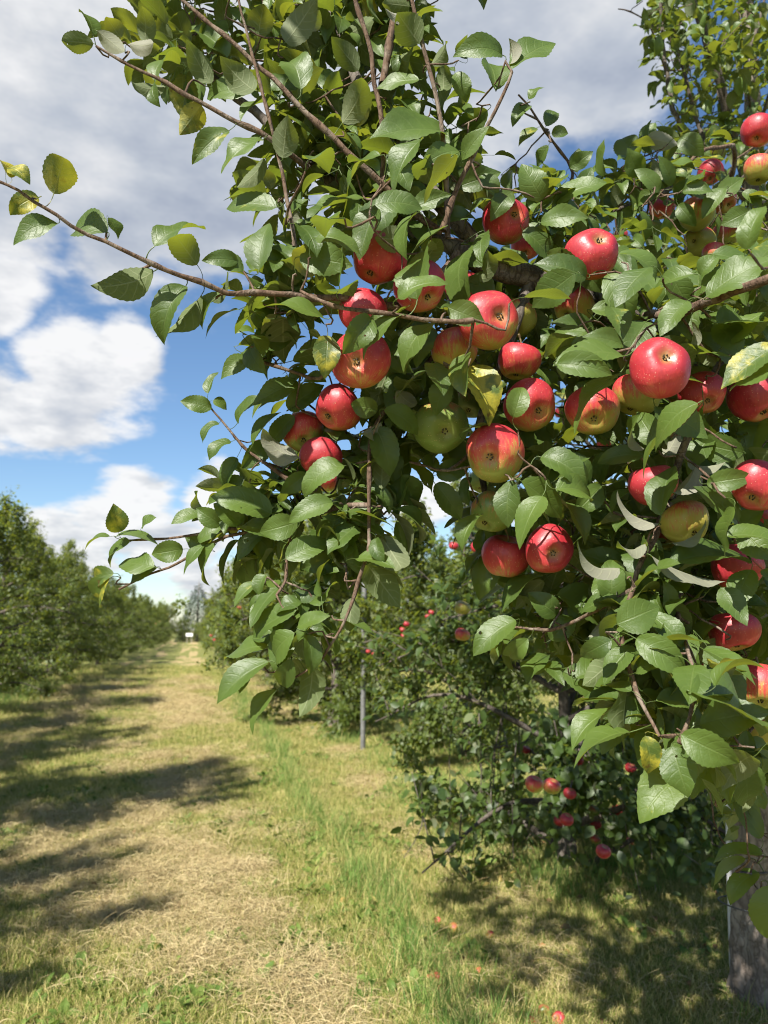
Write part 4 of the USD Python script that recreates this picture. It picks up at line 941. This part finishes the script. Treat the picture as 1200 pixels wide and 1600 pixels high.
    tag(put('foliage', (vv, ff), mat, x, smooth=True, tint=np.repeat(Ti[rest], k, 0)), kind='stuff')
    return S


def small_apple(p, R, red, seed, label, group=None):
    return build_apple(p, R, unit(V3(.2, -.3, 1)), red, seed, label, group, detail=False)


def second_tree():
    loc = V3(2.35, 4.75, 0)
    x = thing('apple_tree', 'low apple tree behind the nearest one, branches with red apples drooping to the grass', 'apple tree', loc)
    spots = [(835, 1226, 15, .45, 'green-red apple, left one of a shaded pair on the low tree'), (862, 1229, 14, .40, 'green-red apple, right one of a shaded pair on the low tree'),
             (890, 1240, 10, .85, 'dark red apple right of the shaded pair on the low tree'), (885, 1281, 11, .85, 'red apple with a sun spot, left in the lowest bunch of the low tree'),
             (874, 1283, 9, .8, 'red apple behind the sun-spotted one in the lowest bunch'), (928, 1267, 9, .05, 'pale green apple in the lowest bunch of the low tree'),
             (931, 1288, 9, .8, 'red apple under the pale green one in the lowest bunch'), (943, 1331, 12, .75, 'lowest red apple, hanging nearly in the grass'),
             (965, 1266, 9, .85, 'red apple, upper right of the lowest bunch'), (985, 1315, 7, .85, 'small red apple, far right of the lowest bunch'),
             (886, 1322, 8, .75, 'small red apple near the grass, left of the lowest one'), (930, 1312, 8, .3, 'orange-green apple just above the lowest one'),
             (822, 1172, 7, .8, 'small dark red apple high in the shade of the low tree'), (904, 1188, 9, .8, 'dark red apple deep in the low tree above the bunch'),
             (986, 1201, 9, .7, 'dark red apple at the right side of the low tree'), (722, 950, 13, .03, 'yellow apple beside the bare pinkish twig left in the low tree'),
             (722, 992, 12, .45, 'orange apple in the shade under the yellow one of the low tree'), (746, 856, 11, .72, 'orange-red apple left behind the striped low apple'),
             (709, 853, 8, .74, 'small orange-red apple left of the one behind the striped apple'), (906, 850, 12, .72, 'orange apple in the dark gap right of the low touching pair'),
             (896, 822, 9, .7, 'small orange apple above the one in the dark gap'), (746, 901, 5, .7, 'tiny orange apple left of the striped low apple'), (876, 645, 10, .88, 'red apple seen through the sky gap between two bunches')]
    fruit = []
    for k, (px, py, r, red, lab) in enumerate(spots):
        R = np.random.RandomState(k).uniform(.031, .037)
        p = at(px, py, R * FPX / r)
        if p[2] < R:
            p = ground_at(px, py, R)
        small_apple(p, R, red, 500 + k, lab); fruit.append((p, R))
    orchard_tree(x, 31, 2.6, 1.30, .0, 12000, .070, LEAF_MID, rows=6, shoots=10, open_=.38, split=300, skirt=1.0, clear=fruit, apron=26)


second_tree()

PROTO = {}


def row_tree(kind, label, loc, rot, s, group=None):
    """The first of a kind is built, every other refers to it."""
    if kind in PROTO:
        return copy_of(PROTO[kind], label, loc, rot, s, group)
    x = PROTO[kind] = thing('apple_tree', label, 'apple tree', loc, rot, s, group)
    seed, h, r, low, n, mat, op = {'bushy': (41, 4.5, 1.95, .2, 24000, LEAF_FAR, .20), 'dense': (52, 4.8, 2.1, .15, 27000, LEAF_FAR, .18), 'airy': (63, 4.6, 1.85, .3, 20000, LEAF_FAR, .27), 'low': (74, 3.3, 1.75, .10, 30000, LEAF_FAR, .12)}[kind]
    orchard_tree(x, seed, h, r, low, n, .078, mat, rows=3, shoots=22 if kind != 'low' else 12, open_=op)
    return x


def rows():
    rs = np.random.RandomState(8)
    kinds = ['bushy', 'dense', 'airy']
    named_left = {0: 'apple tree left of the picture whose shade falls over the nearest mown hay', 1: 'apple tree left of the picture throwing the middle shade across the alley', 2: 'apple tree just outside the left picture edge, its shade reaching the worn grass',
                  3: 'apple tree cut by the left picture edge with loose shoots against the cloud', 4: 'dense apple tree at the left with a dark trunk in long grass', 5: 'bushy left-row apple tree behind the one with the dark trunk'}
    ys = [1.4, 4.7, 8.2, 11.6, 15.2, 18.8, 22.4, 26, 29.6, 33.2, 36.8, 40.5, 44.5, 48.5, 53, 57.5, 62, 67, 72, 77.5, 83, 89, 95.5, 102]
    for i, y in enumerate(ys):
        g = None if i in named_left else 'apple trees of the left row further down the alley'
        row_tree(kinds[((i + 1) * 2 + (i > 3)) % 3], named_left.get(i, 'apple tree of the left row, further down the grass alley'), (-4.25 + rs.normal(0, .2), y, -.02), rs.uniform(0, 6.28), (1.08, 1.08, 1.2) if y < 6 else (1.04, 1.04, 1.15) if y < 10 else (1.06, 1.06, rs.uniform(.78, .92)), g)
    named_right = {0: 'green apple tree with a thin leaning trunk behind the low tree', 1: 'dark-bottomed apple tree beside the metal post', 2: 'apple tree with two red apples just right of the far end of the alley'}
    for i, (x, y, k, s) in enumerate([(3.2, 9.0, 'low', .90), (2.15, 12.2, 'low', 1.10), (2.3, 16.2, 'bushy', .92), (2.35, 20.2, 'airy', .98), (2.3, 24.2, 'dense', .92), (2.3, 28.4, 'bushy', .96)] + [(2.3, 33 + 4.8 * q, kinds[q % 3], .96) for q in range(15)]):
        g = None if i in named_right else 'apple trees of the right row further down the alley'
        row_tree(k, named_right.get(i, 'apple tree of the right row, further down the grass alley'), (x, y, -.02), rs.uniform(0, 6.28), s, g)
    for i in range(11):
        row_tree(kinds[i % 3] if i else 'low', 'apple tree of the next row seen under the branches', (8.9 + rs.normal(0, .2), 13 + i * 4.6, -.02), rs.uniform(0, 6.28), rs.uniform(.9, 1.1), 'apple trees of the next row to the right')
    pi = UsdGeom.PointInstancer.Define(stage, '/World/far_wood')
    tag(pi, 'far-off belt of trees beyond the orchard', 'wood', kind='stuff')
    src = UsdGeom.Xform.Define(stage, '/World/far_wood/tree'); orchard_tree(src, 91, 5.2, 2.6, .2, 5000, .19, LEAF_FAR, rows=3, shoots=8)
    pi.CreatePrototypesRel().AddTarget(src.GetPath()); xx = np.r_[np.arange(-78, -3, 4.6), np.arange(6, 70, 4.6)]; n = len(xx)
    pi.CreateProtoIndicesAttr(Vt.IntArray.FromNumpy(np.zeros(n, np.int32))); a = rs.uniform(0, 6.28, n)
    pi.CreatePositionsAttr(Vt.Vec3fArray.FromNumpy(np.stack([xx, 122 + rs.normal(0, 3, n), np.full(n, -.05)], -1).astype(np.float32)))
    pi.CreateScalesAttr(Vt.Vec3fArray.FromNumpy(np.repeat(rs.uniform(.8, 1.3, (n, 1)), 3, 1).astype(np.float32)))
    pi.CreateOrientationsAttr(Vt.QuathArray([Gf.Quath(math.cos(q / 2), 0, 0, math.sin(q / 2)) for q in a]))
    # small fruit that shows in the rows
    k = 0
    for (px, py, d, red, R, lab, g) in [(374, 950, 15.2, .9, .05, 'bright red apple on the right-row tree, upper of two beside the alley\'s end', None), (370, 965, 15.2, .85, .036, 'red apple on the right-row tree, lower of two beside the alley\'s end', None), (635, 975, 8.0, .9, .034, 'red apple, uppermost of a string of three on the leaning-trunk tree', None), (629, 984, 8.0, .88, .030, 'red apple, middle of a string of three on the leaning-trunk tree', None), (631, 994, 8.0, .88, .034, 'red apple, lowest of a string of three on the leaning-trunk tree', None), (674, 957, 7.8, .9, .03, 'small red apple, right of two close by the yellow apple', None), (668, 963, 7.8, .9, .03, 'small red apple, left of two close by the yellow apple', None)]:
        small_apple(at(px, py, d), R, red, 700 + k, lab, g); k += 1
    for px, py in [(575, 1018), (594, 1008), (598, 1020), (584, 1022), (592, 990), (590, 1014)]:
        small_apple(at(px, py, 10.6), .032, rs.uniform(.55, .75), 700 + k, 'orange-red apple on the tree behind the metal post', 'orange-red apples behind the metal post'); k += 1
    for px, py in [(255, 930), (262, 933), (268, 950), (262, 960), (272, 962), (275, 965), (265, 967), (283, 955), (250, 972), (264, 971), (277, 945), (280, 938), (244, 975), (258, 926), (271, 936), (286, 948), (279, 950), (284, 964)]:
        px = min(px, 274); d = min(90., 2.25 * FPX / (305 - px)); q = at(px, py, d); q[2] = min(q[2], 3.5 + .3 * rs.rand())
        small_apple(q, .055, .12, 700 + k, 'golden yellow apple on the left row near the far end of the alley', 'golden apples on the far left-row tree'); k += 1
    for px, py in [(332, 985), (335, 1000), (330, 993), (362, 1012), (368, 1020), (358, 1026)]:
        small_apple(at(px, py, 22), .042, .6, 700 + k, 'orange apple low on the right row beside the alley', 'orange apples low on the right row'); k += 1


rows()


def far_end():
    rs = np.random.RandomState(9)
    x = thing('pine_tree', 'dark pointed tree closing the far end of the alley', 'tree', (0.4, 108, 0))
    v, f = tube([V3(0, 0, -.1), V3(0, 0, 4), V3(.05, 0, 8.4)], [.2, .13, .02], 10); put('trunk', (v, f), BARK, x, smooth=True)
    n = 9000; a_ = rs.uniform(0, 6.28, n); z = 8.6 * (1 - rs.rand(n) ** .6 * .93); r = (8.9 - z) ** .8 * .60 * (.8 + .2 * np.sin(z * 3.1 + a_ * 2) ** 2) * rs.uniform(.3, 1, n) ** .5; a = a_
    z *= .9; B = np.stack([r * np.cos(a), r * np.sin(a), z - r * .25], -1) + rs.normal(0, .16, (n, 3))
    D = unit(np.stack([np.cos(a), np.sin(a), rs.normal(-.1, .3, n)], -1)); N = unit(V3(0, 0, 1) + rs.normal(0, .4, (n, 3))); L = rs.uniform(.15, .34, n)
    v, f, uv = leaves_mesh(B, D, N, L, L * .4, np.full(n, .2), np.full(n, .5), np.zeros(n), np.zeros(n), 3, rows=3, serrate=0, cols=(-1, 0, 1))
    Ti = np.stack([np.zeros(n), rs.rand(n), np.zeros(n)], -1)
    vv, ff = flat_mesh(v, f); tag(put('crown', (vv, ff), LEAF_PINE, x, smooth=True, tint=np.repeat(Ti, v.shape[1], 0)), kind='stuff')
    for xx, s, lab in ((-3.4, .8, 'leafy tree closing the alley end, far left of the dark pointed tree'), (4.0, .85, 'leafy tree closing the alley end, far right of the dark pointed tree'), (-1.3, .52, 'low bush right behind the small white board'), (2.0, .60, 'low bush at the right foot of the dark pointed tree'), (.5, .42, 'lowest bush in front of the dark pointed tree')):
        row_tree('airy' if s > .65 else 'bushy', lab, (xx, 104, 0), xx, s * 1.3)
    s = thing('sign', 'small blank white board on a post at the far end of the alley', 'sign', ground_at(298, 1000) * 0 + V3(-.5, 92, 0))
    from trimesh.creation import box
    b = box((.75, .03, .36)); b.apply_translation((0, 0, 1.0)); put('board', b, plain('white_board', (.78, .78, .76), .6, .05), s)
    for q in (-.25, .25):
        b = box((.05, .05, 1.0)); b.apply_translation((q, .045, .5)); put('post', b, plain('grey_wood', (.3, .27, .23), .9, .2), s)


far_end()


def posts():
    b = V3(2.12, 9.8, 0)
    x = thing('post', 'thin grey metal post standing among the leaves of the right row', 'post', b)
    v, f = tube([V3(0, 0, -.1), V3(0, 0, 1.0), V3(.01, 0, 2.25)], .033, 12); put('pipe', (v, f), plain('galvanised', (.17, .17, .165), .5, .25, 12.0, metallic=.4), x, smooth=40)
    from trimesh.creation import cylinder
    c = cylinder(.04, .05, sections=12); c.apply_translation((.01, 0, 2.26)); put('cap', c, plain('post_cap', (.25, .25, .25), .5), x, smooth=40)
    p0 = ground_at(1141, 1530); d = TD + .10
    x = thing('stake', 'slim white plastic stake tied to the left side of the gnarled trunk', 'stake', at(1146, 1560, d) * V3(1, 1, 0))
    o = at(1146, 1560, d) * V3(1, 1, 0)
    v, f = tube(np.array([at(1146, 1560, d) * V3(1, 1, 0) - V3(0, 0, .05), at(1142, 1440, d - .02), at(1139, 1320, d - .03), at(1137, 1190, d - .03), at(1136, 1130, d - .03)]) - o, .012, 10)
    put('tube', (v, f), plain('white_plastic', (.62, .62, .64), .45, .12, 20.0), x, smooth=True)
    for py in (1270, 1410):
        cc = at(1162, py, TD); ring = [cc + V3(math.cos(a), math.sin(a), .05 * math.cos(2 * a)) * (.096) for a in np.linspace(0, 6.283, 25)]
        put('tie', tuple([tube(ring, .003, 5, caps=False)[0] - o, tube(ring, .003, 5, caps=False)[1]]), plain('tie_band', (.05, .05, .05), .6), x, smooth=True)


posts()
# ------------------------------------------------------------------ grass, hay, weeds, fallen fruit
def blades_mesh(n, seed, spread, h0, h1, width, lean, flat=False):
    """A tuft: n bent ribbons."""
    rs = np.random.RandomState(seed); S = 5 if not flat else 5
    a = rs.uniform(0, 6.28, n); r = spread * np.sqrt(rs.rand(n)); b = np.stack([r * np.cos(a), r * np.sin(a), np.zeros(n) - (.006 if not flat else 0)], -1)
    h = rs.uniform(h0, h1, n); az = rs.uniform(0, 6.28, n); o = np.stack([np.cos(az), np.sin(az), np.zeros(n)], -1)
    t = np.linspace(0, 1, S)
    if flat:
        sw = rs.normal(0, .28, n)
        az2 = az[:, None] + sw[:, None] * t[None]
        step = np.stack([np.cos(az2), np.sin(az2), np.zeros_like(az2)], -1)
        line = b[:, None] + np.cumsum(step, 1) * (h / S)[:, None, None]
        line[..., 2] += rs.uniform(.003, .032, n)[:, None] + rs.normal(0, .008, n)[:, None] * (t[None] - .5) * 2 + .012 * np.sin(np.pi * t)[None]
        line[..., 2] = np.maximum(line[..., 2], .001)
    else:
        be = rs.uniform(.1, lean, n)
        ang = be[:, None] * t[None] ** 1.3 + rs.uniform(0, .35, n)[:, None]
        line = b[:, None] + np.cumsum(np.sin(ang)[..., None] * o[:, None] + np.cos(ang)[..., None] * V3(0, 0, 1), 1) * (h / S)[:, None, None]
    sd = np.cross(o, V3(0, 0, 1)); tw = rs.uniform(0, 6.28, n) if not flat else rs.normal(0, .5, n)
    sd = unit(sd * np.cos(tw)[:, None] + (o if not flat else np.tile(V3(0, 0, 1), (n, 1))) * np.sin(tw)[:, None])
    w = width * (1 - .85 * t ** 1.5) if not flat else width * (1 - .3 * t)
    w = w[None, :, None] * rs.uniform(.6, 1.3, n)[:, None, None]
    v = np.stack([line - sd[:, None] * w / 2, line + sd[:, None] * w / 2], 2).reshape(n, -1, 3)
    k = np.arange(S - 1) * 2; f = np.vstack([np.stack([k, k + 1, k + 3], -1), np.stack([k, k + 3, k + 2], -1)])
    tint = np.repeat(np.stack([rs.rand(n), rs.rand(n), np.zeros(n)], -1), v.shape[1], 0); tint[:, 2] = np.tile(np.repeat(t, 2), n)
    return *flat_mesh(v, f), tint


def grass_material(name, a, b, dry, dry_share, trans=.3, tipdry=.4):
    m = Mat(name); t = m.n('separate_xyz', vector=m.n('attribute', 'color', attribute='tint')); r1, r2, s = (Ref(f'{t}.{k}') for k in 'xyz')
    rnd = m.n('object_info', 'random')
    c = m.mix(r1, a, b)
    isdry = m.rng(m.math('add', m.math('add', r2, m.math('multiply', m.math('subtract', rnd, .5), .35)), m.math('multiply', s, tipdry * .3)), 1 - dry_share - .04, 1 - dry_share + .04)
    c = m.mix(isdry, c, m.mix(r1, dry, tuple(x * 1.45 for x in dry)))
    c = m.mix(m.math('multiply', rnd, .35), c, m.mix(.5, c, (.13, .15, .03)))
    p = m.n('principled_bsdf', 'BSDF', base_color=c, roughness=.65, specular_ior_level=.3)
    tr = m.n('translucent_bsdf', 'BSDF', color=m.mix(.5, c, m.mix(1.0, c, (1.6, 1.7, .9), 'multiply')))
    return m.done(str(m.n('mix_closure', 'closure', fac=trans, closure1=Ref(p), closure2=tr)))


GRASS = grass_material('grass_short', (.105, .150, .024), (.235, .275, .055), (.42, .35, .145), .40)
LUSH = grass_material('grass_lush', (.070, .150, .028), (.165, .275, .055), (.38, .34, .13), .14)
HAY = grass_material('hay_strands', (.36, .275, .135), (.56, .455, .25), (.24, .17, .085), .16, trans=.15)
WEED = grass_material('weed_leaves', (.075, .135, .022), (.150, .215, .040), (.30, .26, .08), .03, trans=.3)
DEAD = grass_material('dead_leaves', (.16, .09, .035), (.30, .22, .06), (.22, .17, .10), .3, trans=.1)


def weed_mesh(seed):
    rs = np.random.RandomState(seed); n = rs.randint(9, 15)
    a = np.arange(n) * 2.4 + rs.normal(0, .3, n); el = rs.uniform(.15, 1.0, n)
    D = np.stack([np.cos(a) * np.cos(el), np.sin(a) * np.cos(el), np.sin(el)], -1); B = D * rs.uniform(.004, .035, n)[:, None] + V3(0, 0, .004)
    L = rs.uniform(.03, .075, n); N = unit(V3(0, 0, 1) - D * .3 + rs.normal(0, .15, (n, 3)))
    v, f, uv = leaves_mesh(B, D, N, L, L * rs.uniform(.35, .7, n), np.full(n, .2), rs.uniform(.4, 1.1, n), rs.normal(0, .3, n), np.full(n, .03), seed, rows=6, serrate=.05, cols=(-1, 0, 1))
    ti = np.repeat(np.stack([rs.rand(n), rs.rand(n) * .9, np.zeros(n)], -1), v.shape[1], 0)
    return *flat_mesh(v, f), ti


def scatter(name, label, protos, mat, pts, scale, seed, tilt=0.0):
    rs = np.random.RandomState(seed)
    pi = UsdGeom.PointInstancer.Define(stage, '/World/' + name)
    tag(pi, label, name.replace('_', ' '), kind='stuff')
    rel = pi.CreatePrototypesRel()
    UsdGeom.Scope.Define(stage, f'/World/{name}/kinds')
    for i, (v, f, t) in enumerate(protos):
        put('tuft', (v, f), mat, f'/World/{name}/kinds', smooth=False, tint=t)
        rel.AddTarget(f'/World/{name}/kinds/tuft' + (f'_{i:03d}' if i else ''))
    n = len(pts); a = rs.uniform(0, 6.28, n); tx, ty = rs.normal(0, tilt, n), rs.normal(0, tilt, n)
    q = np.stack([tx * np.cos(a / 2), ty * np.cos(a / 2), np.sin(a / 2), np.cos(a / 2)], -1); q /= np.linalg.norm(q, axis=1, keepdims=True)
    pi.CreateProtoIndicesAttr(Vt.IntArray.FromNumpy(rs.randint(0, len(protos), n).astype(np.int32)))
    pi.CreatePositionsAttr(Vt.Vec3fArray.FromNumpy(pts.astype(np.float32)))
    pi.CreateScalesAttr(Vt.Vec3fArray.FromNumpy(np.repeat(scale[:, None], 3, 1).astype(np.float32)))
    pi.CreateOrientationsAttr(Vt.QuathArray([Gf.Quath(float(w), float(x), float(y), float(z)) for x, y, z, w in q]))


def grow():
    rs = np.random.RandomState(77)

    def sample(n, y0, y1, power=1.0):
        """Points over the wedge of ground in and around the view, denser near by."""
        y = y0 + (y1 - y0) * rs.rand(n) ** power
        x = rs.uniform(-.36, .86, n) * y + rs.normal(0, .3, n)
        return x, y

    # short mown grass
    x, y = sample(30000, 2.2, 13, 1.15); x2, y2 = sample(14000, 12, 34, 1.2); x, y = np.r_[x, x2], np.r_[y, y2]
    keep = rs.rand(len(x)) > .50 * hay_amount(x, y); x, y = x[keep], y[keep]
    s = rs.uniform(.6, 1.2, len(x)) * (1 + np.clip((y - 8) / 14, 0, 1.3)); s *= np.where(x < -3.2, 1.5, 1)
    scatter('grass', 'short mown grass covering the alley', [blades_mesh(56, i, .085, .02, .08, .0030, 1.6) for i in range(5)], GRASS, np.stack([x, y, relief(x, y)], -1), s, 1)
    # hay
    x, y = sample(52000, 2.2, 26, 1.15); h = hay_amount(x, y); keep = rs.rand(len(x)) < h * .55 + .02; x, y = x[keep], y[keep]
    s = rs.uniform(.7, 1.4, len(x)) * (1 + np.clip((y - 8) / 14, 0, 1.0))
    z = relief(x, y) + rs.rand(len(x)) ** 2 * .03 * hay_amount(x, y)
    scatter('hay', 'dry straw-coloured mown hay lying in swaths', [blades_mesh(64, 20 + i, .11, .035, .15, .0017, 0, flat=True) for i in range(5)], HAY, np.stack([x, y, z], -1), s, 2, .10)
    # taller grass: a lush strip left of the tree row, under the trees and at the left row's foot
    x, y = sample(46000, 2.3, 24, 1.1)
    n1 = meshkit.fbm(np.stack([x * 1.7, y * 1.1, np.zeros_like(x)], -1), 3, 31)
    strip = .62 * np.exp(-((x - 1.02 + .05 * np.sin(y)) / .15) ** 2)
    under = np.clip((x - 1.6) / .6, 0, 1) * np.clip((n1 - .46) * 4, 0, 1) * .45 * np.exp(-np.clip(x - 3.6, 0, 9))
    left = np.clip((-3.2 - x) / .4, 0, 1) * .8
    keep = rs.rand(len(x)) < np.maximum(np.maximum(strip, under), left); x, y = x[keep], y[keep]
    s = rs.uniform(.5, 1.15, len(x)) * (1 + np.clip((y - 8) / 18, 0, .6)) * np.where(x > 1.5, .85, .75)
    scatter('tall_grass', 'taller uncut green grass under the trees and in a strip along the row', [blades_mesh(28, 40 + i, .08, .07, .26, .0036, 1.4) for i in range(5)], LUSH, np.stack([x, y, relief(x, y)], -1), s, 3)
    # broad-leaved weeds
    x, y = sample(16000, 2.3, 16, 1.1); n1 = meshkit.fbm(np.stack([x * 2.2, y * 1.4, np.zeros_like(x) + 4], -1), 3, 61)
    keep = (rs.rand(len(x)) < np.clip((n1 - .50) * 6, 0, 1) * .8) & (hay_amount(x, y) < .75); x, y = x[keep], y[keep]
    for c, k in (((330, 1390), 16), ((480, 1490), 50), ((440, 1565), 36), ((270, 1590), 26), ((720, 1500), 20), ((560, 1580), 24), ((150, 1530), 20)):
        q = ground_at(*c); x = np.r_[x, q[0] + rs.normal(0, .14, k)]; y = np.r_[y, q[1] + rs.normal(0, .12, k)]
    scatter('weeds', 'low broad-leaved green weeds in the grass', [weed_mesh(60 + i) for i in range(5)], WEED, np.stack([x, y, relief(x, y)], -1), rs.uniform(.4, 1.0, len(x)), 4, .1)

    # dead leaves
    x, y = sample(2600, 2.3, 14, 1.1); keep = rs.rand(len(x)) < np.clip((x - .9) * .5, .06, .7); x, y = x[keep], y[keep]
    n = len(x); D = unit(rs.normal(0, 1, (6, 3)) * V3(1, 1, .15)); z6 = np.zeros(6)
    v, f, uv = leaves_mesh(z6[:, None] + V3(0, 0, .012), D, np.tile(V3(0, 0, 1), (6, 1)), rs.uniform(.04, .07, 6), rs.uniform(.02, .036, 6), rs.uniform(.2, .9, 6), rs.uniform(.4, 2, 6), rs.normal(0, .6, 6), np.full(6, .05), 9, rows=6, serrate=0, cols=(-1, 0, 1))
    protos = [(v[i], f, np.tile([rs.rand(), rs.rand(), 0], (v.shape[1], 1))) for i in range(6)]
    scatter('fallen_leaves', 'dry brown and yellow leaves fallen in the grass under the trees', protos, DEAD, np.stack([x, y, relief(x, y) + rs.uniform(0, .04, n)], -1), rs.uniform(.7, 1.2, n), 6, .35)


grow()


def fallen():
    rs = np.random.RandomState(3)
    for k, (px, py, r, red, lab) in enumerate([(709, 1456, 9, .40, 'orange fallen apple lying alone at the shade\'s left edge'), (684, 1541, 8, .85, 'bright red fallen apple in the sunlit grass, left of the shade'), (672, 1543, 7, .70, 'dull red fallen apple touching the bright red one in the sunlit grass'), (690, 1555, 5, .80, 'small red fallen apple just below the bright red one'),
            (747, 1521, 8, .35, 'tan fallen apple in the grass between the red ones and the shade'), (848, 1473, 7, .35, 'orange fallen apple in the shade under the low tree'), (766, 1464, 8, .42, 'brownish fallen apple half sunk in grass at the shade\'s edge'), (718, 1549, 6, .40, 'small tan fallen apple right of the bright red one'),
            (873, 1589, 11, .85, 'red fallen apple at the bottom edge in dry grass'), (851, 1583, 12, .25, 'brown rotting fallen apple beside the red one at the bottom edge'), (829, 1599, 10, .85, 'pink-red fallen apple cut by the bottom edge'), (941, 1582, 8, .80, 'red fallen apple at the lower right, deep in dry grass'), (684, 1440, 4, .6, 'tiny orange fallen apple left of the lone orange one')]):
        p = ground_at(px, py, .03); dd = (p - C0) @ FWD; R = float(np.clip(r * dd / FPX, .018, .034))
        p[2] = float(relief(np.array([p[0]]), np.array([p[1]]))[0]) + R * 1.0
        build_apple(p, R, unit(rs.normal(0, 1, 3) + V3(0, 0, .3)), red - .22, 900 + k, lab, detail=True)


fallen()
